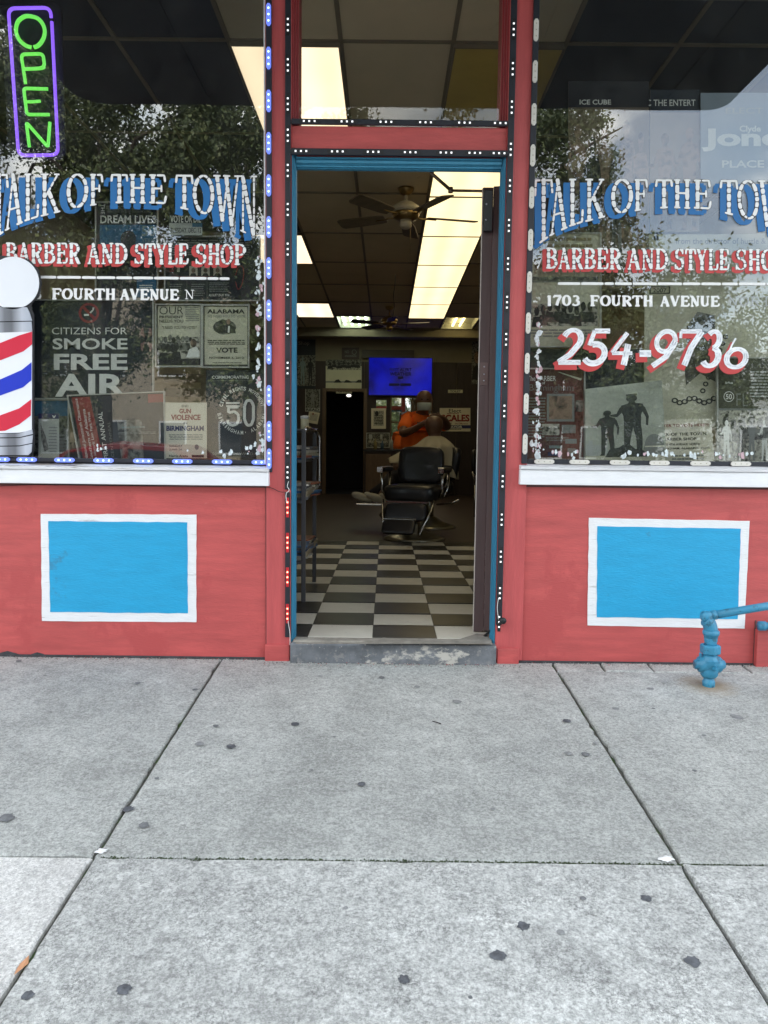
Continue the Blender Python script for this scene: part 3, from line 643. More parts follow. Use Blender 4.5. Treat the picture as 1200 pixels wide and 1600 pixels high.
for i in range(len(LX) - 1):
    x0, x1 = LX[i], LX[i + 1]
    for j in range(len(LY) - 1):
        y0, y1 = LY[j], LY[j + 1]; k = next((v for (a, jj), v in LIT.items() if abs(a - x0) < .03 and jj == j), None)
        if k is None:
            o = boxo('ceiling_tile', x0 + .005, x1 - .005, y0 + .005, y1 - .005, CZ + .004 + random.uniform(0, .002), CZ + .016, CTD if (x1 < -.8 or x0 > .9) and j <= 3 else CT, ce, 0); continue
        t = empty('ceiling_light', (0, 0, 0))
        if k in ('warm', 'pink', 'dim'):
            boxo('diffuser', x0 + .014, x1 - .014, y0 + .014, y1 - .014, CZ - .022, CZ + .008, {'warm': DW, 'pink': DP, 'dim': DD}[k], t, 0)
            b = MB()
            for q in ((x0 + .004, x1 - .004, y0 + .004, y0 + .014), (x0 + .004, x1 - .004, y1 - .014, y1 - .004), (x0 + .004, x0 + .014, y0 + .014, y1 - .014), (x1 - .014, x1 - .004, y0 + .014, y1 - .014)): b.box(*q, CZ - .026, CZ + .03, CG)
            b.build('rim', t)
            lab = {'warm': f'warm yellow ceiling light panel in the long lit row, {names_l.get((k, j), "nearest")}', 'dim': 'unlit dull yellow ceiling panel seen through the glass over the door',
                   'pink': {1: 'bright pale ceiling light panel behind the transom glass at left', 2: 'pale ceiling light panel above the left display window', 4: 'pale ceiling light panel beside the left door jamb, upper one', 7: 'pale ceiling light panel beside the left door jamb, lower one'}.get(j)}[k]
        else:
            b = MB(); b.box(x0 + .004, x1 - .004, y0 + .004, y1 - .004, CZ + .10, CZ + .12, FIX)
            for q in ((x0 + .004, x0 + .03, y0 + .004, y1 - .004), (x1 - .03, x1 - .004, y0 + .004, y1 - .004)): b.box(*q, CZ - .002, CZ + .10, FIX)
            for q in ((x0 + .03, x1 - .03, y0 + .004, y0 + .03), (x0 + .03, x1 - .03, y1 - .03, y1 - .004)): b.box(*q, CZ - .002, CZ + .10, FIX)
            b.build('housing', t)
            for q in range(4):
                if k == 'tubes_off' and q in (0, 3): continue
                b = MB(); xx = x0 + .11 + .13 * q; b.tube([(xx, y0 + .05, CZ + .055), (xx, y1 - .05, CZ + .055)], .019, TUBE if k == 'tubes' else TUBEW, 10); b.build('tube', t)
            lab = 'open ceiling fixture with four bare bright white tubes at the back' if k == 'tubes' else 'open ceiling fixture with two yellowish tubes at back right'
        tag(t, lab, 'ceiling light', 'ceiling lights in the barber shop')
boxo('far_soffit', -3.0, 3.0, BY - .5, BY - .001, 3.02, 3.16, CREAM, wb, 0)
worn([(462, 1004), (560, 1004), (588, 998), (600, 996), (640, 1001), (690, 1002), (716, 999), (745, 990), (768, 992), (768, 1006), (462, 1006)])

# ================================================================== LED STRIPS
def emat(name, c, s, base=None): return mat(name, base or c, .4, emit=s, ecol=c, var=0)
LBLUE = emat('blue_led', (.20, .38, 1.), 9); LBODY = emat('lit_blue_led_module', (.13, .20, 1.), .75, (.18, .24, .62)); LWHITE = emat('white_led', (.95, .95, 1.), .95, (.8, .8, .8))
LRED = emat('red_led', (1., .10, .06), 5); LRB = emat('lit_red_led_module', (.9, .01, .02), .45, (.10, .01, .015)); LRED2 = emat('red_led_core', (1., .55, .35), 4)
IVORY = mat('ivory_led_module', (.62, .60, .55), .5, var=.06)
def hexmod(b, c, L, w, vert, y0, y1, m):
    h, q = L / 2, w / 2; k = q * .9
    pl = [(-q, -h + k), (-q * .4, -h), (q * .4, -h), (q, -h + k), (q, h - k), (q * .4, h), (-q * .4, h), (-q, h - k)]
    if not vert: pl = [(b_, a_) for a_, b_ in pl]
    b.prism([(c[0] + a_, c[1] + b_) for a_, b_ in pl], y0, y1, m)
def strip(label, x0, x1, z0, z1, yf, pts, style, vert=True, thick=.012):
    b = MB(); b.box(x0, x1, yf, yf + thick, z0, z1, BLACK); root = b.build('led_strip', None, .0015); tag(root, label, 'LED strip', 'LED strips framing the shop front')
    for (x, z) in pts:
        c = MB()
        if style in ('blue', 'ivory'): hexmod(c, (x, z), .092, .021, vert, yf - .007, yf, LBODY if style == 'blue' else IVORY); md = c.build('led_module', root, .001)
        else:
            c.box(x - (.007 if vert else .045), x + (.007 if vert else .045), yf - .0015, yf, z - (.045 if vert else .007), z + (.045 if vert else .007), LRB if style == 'red' else BLACKM); md = c.build('led_module', root)
        for k in (-1, 0, 1):
            sp_ = .0235 if style in ('white', 'red') else .026; ox, oz = (0, k * sp_) if vert else (k * sp_, 0); c = MB(); top = yf - (.007 if style in ('blue', 'ivory') else .0015)
            if style == 'blue': c.lathe([(.0032, top - .002), (.0042, top)], (x + ox, 0, z + oz), LBLUE, 8, 'y')
            elif style == 'ivory': c.box(x + ox - .002, x + ox + .002, top - .001, top, z + oz - .002, z + oz + .002, mat('dull_led', (.3, .28, .2), .3))
            elif style == 'red': c.lathe([(.0038, top - .003), (.0055, top)], (x + ox, 0, z + oz), LRED, 8, 'y'); c.lathe([(.0014, top - .0042), (.0028, top - .0031)], (x + ox, 0, z + oz), LRED2, 8, 'y')
            else: c.box(x + ox - .0038, x + ox + .0038, top - .001, top, z + oz - .0038, z + oz + .0038, LWHITE)
            c.build('led', md)
def pz(x, ys, Y=-.02): return [P(x, y, Y) for y in ys]
strip('blue lit LED strip running up the right edge of the left window', -.541, -.516, .862, TOP, -.028, [(-.5285, P(422, y, -.03).z) for y in (23, 91, 158, 224, 290, 355, 419, 485, 553, 618, 674, 717)], 'blue')
strip('blue lit LED strip lying along the white sill of the left window', -3.9, -.552, .897, .915, .012, [(P(x, 720, .01).x, .906) for x in (-60, 0, 42, 101, 162, 224, 285, 347, 409)], 'blue', False)
strip('unlit strip of ivory LED modules up the left edge of the right window', .6155, .641, .915, TOP, -.028, [(.628, P(828, y, -.03).z) for y in (-20, 47, 112, 179, 243, 309, 375, 441, 505, 568, 631, 694)], 'ivory')
strip('unlit strip of ivory LED modules along the sill of the right window', .65, 3.9, .914, .934, .012, [(P(x, 730, .01).x, .924) for x in (850, 905, 968, 1030, 1094, 1157, 1220)], 'ivory', False)
strip('black strip of tiny white LEDs up the left door post', -.458, -.433, .785, TOP, -.026, [(-.4455, P(448, y, -.03).z) for y in (38, 101, 162, 211, 266, 327, 389, 452, 513, 575, 638, 700, 738)], 'white')
strip('red lit LED strip at the foot of the left door post', -.457, -.434, .10, .772, -.026, [(-.4455, P(448, y, -.03).z) for y in (793, 848, 902, 959)], 'red')
strip('black strip of tiny white LEDs up the right door post', .518, .545, .17, TOP, -.026, [(.5315, P(798 - y * .02, y, -.03).z) for y in (45, 107, 167, 233, 290, 352, 412, 472, 530, 588, 642, 697, 752, 812, 870, 927, 972)], 'white')
strip('black strip of tiny white LEDs across the foot of the transom glass', -.431, .516, 2.387, 2.410, -.024, [(P(x, 191, -.03).x, 2.3985) for x in (483, 542, 603, 665, 726, 782)], 'white', False)
strip('black strip of tiny white LEDs across the top of the doorway', -.431, .516, 2.258, 2.285, -.024, [(P(x, 241, -.03).x, 2.2715) for x in (470, 527, 583, 641, 697, 742, 780)], 'white', False)
def cable(pts, r, m, name, label=None, cat=None, parent=None):
    q = []; pts = [Vector(p) for p in pts]
    for i in range(len(pts) - 1):
        p0, p1, p2, p3 = pts[max(i - 1, 0)], pts[i], pts[i + 1], pts[min(i + 2, len(pts) - 1)]
        for k in range(6):
            t = k / 6; q.append(.5 * ((2 * p1) + (p2 - p0) * t + (2 * p0 - 5 * p1 + 4 * p2 - p3) * t * t + (3 * p1 - p0 - 3 * p2 + p3) * t ** 3))
    q.append(pts[-1]); b = MB(); b.tube(q, r, m, 6); o = b.build(name, parent)
    if label: tag(o, label, cat)
    return o
cable([P(0, 759, -.006), P(90, 757, -.006), P(200, 759, -.006), P(310, 757, -.006), P(385, 758, -.006), P(422, 762, -.022), P(436, 768, -.026), P(448, 769, -.034)], .0016, WIRE, 'power_cable', 'thin dark wire sagging under the left sill to the red lights', 'cable')
cable([P(451, 752, -.034), P(449, 760, -.036), P(452, 766, -.036), P(447, 772, -.034), P(448, 786, -.030)], .0018, mat('white_wire', (.6, .6, .6), .5), 'light_cable', 'short pale wire joining the white and red LED strips', 'cable')
cable([P(779, 934, -.03), P(777, 950, -.034), P(779, 968, -.03)], .0016, MATS['white_wire'], 'light_cable', 'short pale wire on the lower right door post', 'cable')
cable([P(450, 970, -.03), P(453, 990, -.034), P(453, 1008, -.03)], .0016, MATS['white_wire'], 'light_cable', 'short pale wire at the foot of the red LED strip', 'cable')

# ================================================================== LETTERING ON THE GLASS
YG = .0385
WPAINT = mat('white_letter_vinyl', (.80, .80, .80), .5, var=.03, vs=30); BPAINT = mat('blue_letter_vinyl', (.006, .135, .38), .5, var=.06); RPAINT = mat('red_letter_vinyl', (.50, .045, .045), .5, var=.08)
BRPAINT = mat('brushed_white_paint', (.78, .80, .84), .55, var=.18, vs=14, st=(1, 1, 3), bump=.5); DKPAINT = mat('black_outline', (.012, .013, .018), .6)
ex = [800, 837, 860, 885, 912, 943, 975, 1013, 1048, 1110, 1150, 1185, 1225, 1260]; ey = [392, 379, 362, 350, 341, 333, 326, 320, 318, 321, 331, 341, 362, 378]
def arched(dx, dy, w):
    bot = lambda x: float(np.interp(x - dx, ex, ey)) + dy; top = lambda x: 274 + dy + (x - dx - 1000) * .008
    L = [('T', 836, 863), ('A', 859, 886), ('L', 888, 911), ('K', 914, 944), ('O', 956, 988), ('F', 991, 1012), ('T', 1025, 1050), ('H', 1053, 1079), ('E', 1083, 1111), ('T', 1126, 1152), ('O', 1153, 1185), ('W', 1186, 1226), ('N', 1226, 1252)]
    for ch, x0, x1 in L:
        a = Lay(YG - .001); bx = (x0 + dx, x1 + dx, top, bot)
        a.glyph(ch, bx, 11.5, BPAINT, (-8.5, 7.5), thin=.5)
        a.Y = YG - .0018; a.glyph(ch, bx, 7.4, DKPAINT, thin=.5)
        a.Y = YG - .0031; a.glyph(ch, bx, 6.1, WPAINT, seg=11.5, gap=1.3, lump=.16, thin=.55); a.build('letter', w)
def flat_line(words, y0, y1, w, wh, rd, seg, off, nm, slope=.0115, m1=WPAINT, m2=RPAINT, dy=0., slant=0., heavy2=None):
    for word, x0, x1 in words:
        ws = [{'I': .5, 'W': 1.35, 'M': 1.3, '-': .7, '1': .7}.get(q, 1.) for q in word]; tot = sum(ws) + .14 * (len(word) - 1); x = x0; u = (x1 - x0) / tot
        for ch, q in zip(word, ws):
            bx = (x, x + q * u, lambda X: y0 + (X - words[0][1]) * slope, lambda X: y1 + (X - words[0][1]) * slope); x += (q + .14) * u
            a = Lay(YG - .001)
            if m2: a.glyph(ch, bx, heavy2 or wh * 1.75, m2, off, thin=.5, slant=slant)
            if m2: a.Y = YG - .0018; a.glyph(ch, bx, wh * 1.16, DKPAINT, thin=.42)
            a.Y = YG - .0031; a.glyph(ch, bx, wh, m1, seg=seg, gap=1.1, lump=.14, thin=.45, slant=slant); a.build('letter', w)
arched(-851, -2.2, win[0]); arched(0, 6, win[1])
bs = [('BARBER', 9, 125), ('AND', 137, 198), ('STYLE', 210, 294), ('SHOP', 305, 384)]
flat_line(bs, 379, 411, win[0], 5.3, 'red_shadow_lettering', 8, (-5, 3.5), 'white_lettering', .006)
flat_line([(a, x0 + 844, x1 + 845) for a, x0, x1 in bs], 387, 419.5, win[1], 5.3, 'red_shadow_lettering', 8, (-5, 3.5), 'white_lettering', .008)
flat_line([('FOURTH', 81, 180), ('AVENUE', 188, 279)], 451, 467, win[0], 4.7, '', None, (0, 0), 'address_lettering', .008, WPAINT, None)
flat_line([('1703', 854, 906), ('FOURTH', 922, 1020), ('AVENUE', 1032, 1124)], 461.5, 477, win[1], 4.7, '', None, (0, 0), 'address_lettering', .006, WPAINT, None)
FAINT = mat('faded_letter_outline', (.34, .36, .38), .6)
flat_line([('N', 289, 303)], 453, 467, win[0], 1.8, '', None, (0, 0), 'faded_lettering', .006, WPAINT, None)
flat_line([('NORTH', 1138, 1222)], 463, 477, win[1], 1.5, '', None, (0, 0), 'faded_lettering', .006, FAINT, None)
flat_line([('3', 56, 64)], 451, 467, win[0], 3.4, '', None, (0, 0), 'faded_lettering', .006, WPAINT, None)
for w, x0, x1, y0, n, sl in ((win[0], 58, 360, 433, 8, .008), (win[1], 872, 1230, 443, 13, .002)):
    c = Lay(YG - .002); x = x0
    while x < x1:
        L = min(random.uniform(16, 46), x1 - x); y = y0 + (x - x0) * sl; c.stroke([(x, y), (x + L / 2, y), (x + L - 1.5, y + .2)], 4.2, WPAINT, seg=60, lump=.05); x += L; c.build('dash', w); c = Lay(YG - .002)
# the telephone number, brushed by hand with a red shadow
ph = [('2', 874, 912, 514, 569), ('5', 915, 950, 515, 569), ('4', 957, 990, 519, 568), ('-', 999, 1019, 530, 566), ('9', 1020, 1058, 516, 571), ('7', 1058, 1095, 515, 571), ('3', 1099, 1128, 516, 573), ('6', 1134, 1170, 526, 574)]
GREYB = mat('thin_brushed_paint', (.36, .38, .45), .6, var=.2, vs=60)
for ch, x0, x1, y0, y1 in ph:
    a = Lay(YG - .001); bx = lambda o: (x0, x1, lambda X: y0, lambda X: y1)
    a.glyph(ch, bx(0), 13.0, RPAINT, (-6, 6.5), slant=.16, thin=.7)
    a.Y = YG - .0025; a.glyph(ch, bx(0), 9.6, BRPAINT, slant=.16, thin=.72)
    a.Y = YG - .0040
    for o in (-2.1, 1.5): a.glyph(ch, bx(0), .9, GREYB, (o, o * .5), slant=.16, seg=9, gap=5.5, lump=.3)
    a.build('numeral', win[1])
# flecks of old sticker and paint
FLECK = mat('peeling_white_sticker', (.62, .68, .70), .7, var=.3, vs=60, bump=.5); FLP = mat('peeling_pink_sticker', (.55, .38, .42), .7, var=.25, vs=60)
def flecks(w, spots):
    c = Lay(YG - .001)
    for x, y, sx, sy, n in spots:
        for _ in range(n):
            cx, cy = random.gauss(x, sx), random.gauss(y, sy); r = random.uniform(.8, 3.6) * (1.5 if random.random() < .2 else 1); k = random.randint(5, 8); a0 = random.random() * 6
            c.poly([(cx + r * random.uniform(.4, 1.2) * math.cos(a0 + 6.283 * i / k), cy + r * random.uniform(.5, 1.7) * math.sin(a0 + 6.283 * i / k)) for i in range(k)], FLECK if random.random() < .8 else FLP)
    tag(c.build('sticker_flecks', w), kind='stuff')
flecks(win[1], [(841, y, 2.2, 8, 7) for y in range(512, 715, 14)] + [(839, 700, 4, 12, 14), (866, 708, 8, 2, 5), (897, 710, 6, 3, 5)] + [(x, 710, 9, 3, 4) for x in range(980, 1190, 24)])
flecks(win[0], [(404, y, 2.5, 5, 6) for y in (408, 426, 447, 460, 482, 488, 519, 544, 568, 592, 600)] + [(408, 684, 5, 8, 13), (402, 700, 8, 5, 8), (385, 703, 7, 2.5, 6), (340, 706, 20, 2, 6), (52, 697, 3, 3, 5), (155, 700, 8, 3, 5)])

# ================================================================== BARBER POLE SIGN (flat painted cut-out on the glass)
pole = empty('barber_pole_sign', (P(20, 560, 0).x, .0, .95), label='flat barber pole sign with white ball and red, white and blue stripes at left', cat='sign')
def cutout(name, pts, y0, y1, m, smooth=False):
    b = MB(); b.prism([(P(x, y, y0).x - pole.location.x, P(x, y, y0).z - pole.location.z) for x, y in pts], y0, y1, m); return b.build(name, pole)
circ = lambda cx, cy, r, n=40: [(cx + r * math.cos(2 * math.pi * i / n), cy + r * math.sin(2 * math.pi * i / n)) for i in range(n)]
BWH = mat('pole_white', (.80, .82, .88), .35, var=.02); BRD = mat('pole_red', (.62, .015, .05), .35, var=.04); BBL = mat('pole_blue', (.005, .03, .52), .35, var=.04)
def grad_mat(name):
    """printed steel: a horizontal run of light and dark greys, part of the print itself"""
    m, t, b = _new(name); n = t.nodes.new; l = t.links.new; c = n('ShaderNodeTexCoord'); sp = n('ShaderNodeSeparateXYZ'); l(c.outputs['Object'], sp.inputs[0])
    mr = n('ShaderNodeMapRange'); mr.inputs[1].default_value = -.16; mr.inputs[2].default_value = .10; l(sp.outputs[0], mr.inputs[0])
    r = n('ShaderNodeValToRGB'); e = r.color_ramp.elements; e[0].color = (.62, .65, .72, 1); e[0].position = 0; e[1].color = (.38, .42, .50, 1); e[1].position = 1
    for p, v in ((.3, .55), (.5, .17), (.62, .14), (.8, .50)): q = r.color_ramp.elements.new(p); q.color = (v, v * 1.05, v * 1.2, 1)
    l(mr.outputs[0], r.inputs[0]); l(r.outputs[0], b.inputs['Base Color']); b.inputs['Roughness'].default_value = .35; return m
PST = grad_mat('printed_steel')
cutout('outline', [(-40, 395), (20, 401), (45, 405), (60, 421), (65, 442), (61, 462), (50, 474), (48, 480), (53, 491), (53, 676), (54, 680), (52, 706), (46, 713), (-40, 713)], .0, .006, DKPAINT)
cutout('ball', circ(20, 442, 41), -.004, -.0005, BWH)
cutout('cap', [(-40, 480), (42, 480), (46, 488), (50, 501), (-40, 503)], -.004, -.0005, PST)
cutout('collar', [(-40, 504.5), (49, 502.5), (50, 518), (-40, 521)], -.004, -.0005, PST)
cutout('white_field', [(-40, 521), (50, 518), (49.5, 672), (30, 676), (-40, 678)], -.0032, -.0005, BWH)
cutout('red_stripe', [(-40, 545), (0, 536), (30, 524), (50, 518), (50, 538), (36, 549), (0, 563), (-40, 576)], -.0048, -.0034, BRD)
cutout('blue_stripe', [(-40, 601), (0, 593), (34, 578), (49, 566), (49, 594), (36, 605), (0, 618), (-40, 630)], -.0048, -.0034, BBL)
cutout('red_stripe', [(-40, 656), (0, 649), (30, 638), (48.5, 624), (48, 649), (30, 663), (8, 673), (-40, 676)], -.0048, -.0034, BRD)
cutout('base_band', [(-40, 679), (30, 677), (50, 671), (51, 678), (30, 683), (-40, 684)], -.004, -.0005, PST)
cutout('base_band', [(-40, 685.5), (30, 684.5), (51, 680), (50, 692), (30, 696), (-40, 697)], -.004, -.0005, PST)
cutout('base', [(-40, 698.5), (30, 697.5), (50, 693.5), (49, 706), (44, 711), (-40, 711)], -.004, -.0005, PST)

# ================================================================== NEON OPEN SIGN
YN = .11
NG = emat('green_neon', (.20, 1., .10), 1.25, (.2, .5, .2)); NG2 = emat('green_neon_glow', (.05, .35, .05), .25, (.02, .05, .02)); NP = emat('violet_neon', (.27, .10, 1.), 1.9, (.3, .2, .6))
o0 = P(52, 250, YN + .03); neon = empty('open_neon_sign', (0, 0, 0), label='lit neon OPEN sign with green letters in a violet frame', cat='neon sign')
b = MB(); b.prism([(P(x, y, YN + .02).x, P(x, y, YN + .02).z) for x, y in [(1, 8), (86, 3), (96, 12), (103, 240), (96, 250), (20, 250), (12, 240)]], YN + .022, YN + .03, mat('black_acrylic', (.004, .005, .010), .6, var=0)); b.build('backing_panel', neon, .002)
def ntube(name, pts, m, r=.0062, closed=False):
    r *= 1.3
    lin = pts[0] is None; pts = pts[1:] if lin else pts
    Q = [P(x, y, YN) for x, y in pts]; q = []
    if lin: b = MB(); b.tube(Q, r, m, 8); return b.build(name, neon)
    n = len(Q)
    for i in range(n - 1):
        p0, p1, p2, p3 = Q[max(i - 1, 0)], Q[i], Q[i + 1], Q[min(i + 2, n - 1)]
        for k in range(4):
            t = k / 4; q.append(.5 * ((2 * p1) + (p2 - p0) * t + (2 * p0 - 5 * p1 + 4 * p2 - p3) * t * t + (3 * p1 - p0 - 3 * p2 + p3) * t ** 3))
    q.append(Q[-1]); b = MB(); b.tube(q, r, m, 8); return b.build(name, neon)
def rnd_path(pts, r):
    out = [pts[0]]; r *= 1.3
    for i in range(1, len(pts) - 1):
        a, p, c = (np.array(q, float) for q in pts[i - 1:i + 2]); u = (a - p) / np.linalg.norm(a - p); v = (c - p) / np.linalg.norm(c - p)
        out += [tuple((1 - t) ** 2 * (p + u * r) + 2 * t * (1 - t) * p + t * t * (p + v * r)) for t in (0, .17, .33, .5, .67, .83, 1)]
    return [None] + out + [pts[-1]]
ntube('violet_tube', rnd_path([(80, 28), (79, 12), (13, 13), (29, 243), (91, 242), (81, 34)], 9), NP, .0058)
ntube('letter_tube', [(52 - 3, 74), (40, 71), (30, 62), (25, 48), (28, 34), (38, 26), (48, 25.5), (59, 29), (67, 38), (70, 50), (67, 62), (60, 71), (53, 74)], NG, .0066)
ntube('letter_tube', rnd_path([(40, 131), (33, 85), (67, 84), (70, 104), (64, 107), (36, 108)], 5), NG, .0058)
ntube('letter_tube', rnd_path([(75, 139), (37, 138), (42, 179), (77, 179)], 4) , NG, .0058)
ntube('letter_tube', [(39, 159), (50, 159), (63, 158)], NG, .0052)
ntube('letter_tube', rnd_path([(46, 230), (41, 191), (75, 230), (78, 191)], 4), NG, .0058)
for x, y in ((80, 28), (49, 74), (40, 131), (75, 139), (46, 230), (78, 191)):
    c_ = P(x, y, YN); b = MB(); b.lathe([(.008, YN + .002), (.008, YN + .022)], (c_.x, 0, c_.z), BLACKM, 8, 'y'); b.build('tube_support', neon)
cable([P(60, 6, YN + .035), P(64, -30, YN + .05), P(60, -60, YN + .04)], .003, WIRE, 'hanging_chain', None, None, neon)

# ================================================================== POSTERS IN THE WINDOWS
INKD = mat('dark_navy_print', (.012, .020, .032), .55, var=.15, vs=6); INK = mat('black_print', (.015, .015, .02), .6); INKW = mat('white_print', (.82, .82, .76), .6, var=.04)
INKG = mat('grey_print', (.22, .23, .22), .6); BEIGE = mat('yellowed_paper', (.62, .60, .46), .7, var=.08, vs=4); BEIGE2 = mat('cream_paper', (.74, .69, .56), .7, var=.06, vs=4); GREYP = mat('grey_paper', (.45, .47, .44), .7, var=.1, vs=5)
INKB = mat('blue_print', (.012, .11, .22), .6, var=.2, vs=9); INKR = mat('maroon_print', (.26, .02, .025), .6, var=.15, vs=8); INKN = mat('dark_blue_print', (.02, .025, .12), .6); INKT = mat('teal_paper', (.20, .27, .27), .7, var=.1)
PHB = photo_mat('crowd_photograph', (.02, .02, .02), (.50, .48, .40), 55, .62); PHD = photo_mat('dim_photograph', (.012, .014, .016), (.22, .22, .20), 38, .66)
PHM = photo_mat('brown_photograph', (.03, .018, .014), (.30, .20, .14), 26, .60); PHS = photo_mat('soft_photograph', (.05, .05, .05), (.46, .44, .34), 18, .58, False); SCR = photo_mat('small_print_lines', (.05, .05, .05), (.50, .48, .38), 120, .5, False)
FRW = mat('aluminium_poster_frame', (.50, .50, .46), .45, .2); FRD = mat('dark_picture_frame', (.03, .025, .02), .4); SKYG = mat('printed_sky', (.45, .47, .40), .7, var=.35, vs=3, st=(1, 1, 3))
def poster(label, quad, Y, m, items, frame=None, name='poster', fw=3., group='posters in the shop windows', cat='poster'):
    """a sheet of card with its print; items use 0..1 across and down the sheet"""
    root = MB(); pt = [P(x, y, Y) for x, y in quad]
    vs = [(p.x, p.y, p.z) for p in pt] + [(p.x, p.y + .004, p.z) for p in pt]
    root.add(vs, [(0, 3, 2, 1), (4, 5, 6, 7), (0, 1, 5, 4), (1, 2, 6, 5), (2, 3, 7, 6), (3, 0, 4, 7)], m); root = root.build(name); tag(root, label, cat, group)
    L = Lay(Y - .0012); L.k = 0
    for it in items:
        k = it[0]; L.Y -= .00004
        if k == 't': L.text(it[1], it[2], it[3], it[4] if len(it) > 4 else .01, quad, it[5] if len(it) > 5 else 0)
        elif k == 'r': L.rect(*it[1], it[2], quad)
        elif k == 'p': L.poly([qmap(quad, *q) for q in it[1]], it[2])
        elif k == 'c': L.disc(*it[1], it[2], n=18, quad=quad, **(it[3] if len(it) > 3 else {}))
        elif k == 'l':      # lines of small print
            x0, y0, x1, y1, n, mm = it[1:]
            rnd = random.Random(n)
            for i in range(n):
                yy = y0 + (y1 - y0) * i / n; hh = (y1 - y0) / n * .45; x = x0 + rnd.uniform(0, .05) * (x1 - x0)
                while x < x1 - .02: w = rnd.uniform(.04, .12) * (x1 - x0) * 1.5; L.rect(x, yy, min(x + w, x1), yy + hh, mm, quad); x += w + .018 * (x1 - x0)
    if items: L.build('printing', root)
    if frame:
        for i in range(4):
            a, b_ = quad[i], quad[(i + 1) % 4]; cx, cy = sum(q[0] for q in quad) / 4, sum(q[1] for q in quad) / 4
            def out(p, d): return (p[0] + d * (1 if p[0] > cx else -1), p[1] + d * (1 if p[1] > cy else -1))
            q4 = [P(*q, Y) for q in (out(a, fw), out(b_, fw), out(b_, .0), out(a, .0))]; z = MB()
            z.add([(q.x, q.y - .010, q.z) for q in q4] + [(q.x, q.y + .006, q.z) for q in q4], [(0, 1, 2, 3), (7, 6, 5, 4), (0, 4, 5, 1), (1, 5, 6, 2), (2, 6, 7, 3), (3, 7, 4, 0)], frame); z.build('frame', root)
    return root
def person_sil(x, y0, y1, w, m):
    """standing figure silhouette in sheet coordinates"""
    h = y1 - y0; H = lambda a, b_: (x + a * w, y0 + b_ * h)
    return [('c', (x, y0 + .07 * h, w * .17), m, {'ry': .062 * h}), ('p', [H(-.07, .11), H(.07, .11), H(.12, .155), H(.33, .18), H(.36, .25), H(.27, .36), H(.25, .52), H(.28, .76), H(.26, .97), H(.34, 1.), H(.10, 1.), H(.09, .78), H(.01, .56), H(-.08, .78), H(-.14, 1.), H(-.36, 1.), H(-.28, .96), H(-.27, .74), H(-.26, .52), H(-.27, .36), H(-.36, .26), H(-.33, .18), H(-.12, .155)], m),
            ('p', [H(.30, .19), H(.40, .24), H(.50, .40), H(.46, .55), H(.40, .54), H(.41, .41), H(.30, .30)], m), ('p', [H(-.30, .19), H(-.30, .30), H(-.46, .38), H(-.66, .36), H(-.68, .33), H(-.48, .32), H(-.38, .22)], m)]
def heads(x0, x1, y, n, r, m, seed=1):
    rnd = random.Random(seed); o = []
    for i in range(n):
        x = x0 + (x1 - x0) * (i + .5) / n + rnd.uniform(-.01, .01); yy = y + rnd.uniform(-.03, .03); o += [('c', (x, yy, r), m, {'ry': r * 1.2}), ('p', [(x - r * 2, yy + r * 4), (x - r * 1.4, yy + r * 1.4), (x + r * 1.4, yy + r * 1.4), (x + r * 2, yy + r * 4)], m)]
    return o
# left window
poster('dark poster with white words THE DREAM LIVES over a blue block', R4(151, 317, 246, 466), .10, INKD, [
    ('t', 'DREAM LIVES', (.06, .13, .98, .215), INKW, .02), ('t', 'THE', (.07, .01, .13, .12), INKW, .01, -90), ('r', (.05, .23, .98, .56), INKB), ('c', (.52, .38, .13), INKD, {'ry': .09}), ('p', [(.3, .56), (.38, .46), (.66, .46), (.76, .56)], INKD),
    ('t', '50', (.74, .24, .97, .35), INKT, .02), ('t', 'YEARS', (.74, .37, .97, .43), INKT), ('r', (.66, .78, .98, .99), INKB), ('l', .15, .03, .9, .11, 4, INKG), ('l', .70, .86, .94, .93, 3, INKW)], FRW, fw=1.5)
poster('small grey banner reading VOTE OR DIE with a December date', R4(264, 336, 316, 369), .085, INKD, [
    ('t', 'VOTE OR DIE', (.04, .02, .96, .36), INKW, .02), ('r', (0, .38, 1, .96), GREYP), ('t', 'TUESDAY. DEC. 12', (.04, .60, .97, .84), INK, .01), ('r', (.7, .38, 1, .56), INKB)], None)
poster('black framed notice board with three small portraits', R4(259, 371, 405, 469), .115, INKD, [
    ('r', (.25, .46, .34, .61), BEIGE2), ('r', (.38, .46, .47, .61), BEIGE2), ('r', (.51, .46, .60, .61), BEIGE2)] + [('c', (x, .525, .022), PHM, {'ry': .04}) for x in (.295, .425, .555)] +
    [('p', [(x - .035, .61), (x - .02, .57), (x + .02, .57), (x + .035, .61)], INK) for x in (.295, .425, .555)] + [('l', .03, .62, .5, .68, 2, INKR), ('l', .04, .74, .18, .95, 6, INKG), ('l', .27, .74, .42, .95, 6, INKG), ('l', .46, .72, .68, .88, 6, INKG), ('r', (.225, .64, .228, .98), INKG), ('r', (.44, .64, .443, .98), INKG), ('t', 'AUGUST 29-30, 2014', (.46, .90, .68, .945), INKW, .01), ('l', .04, .04, .9, .3, 7, INKG), ('r', (.04, .47, .09, .55), INKR), ('r', (.12, .47, .15, .55), BEIGE)], FRW, fw=2)
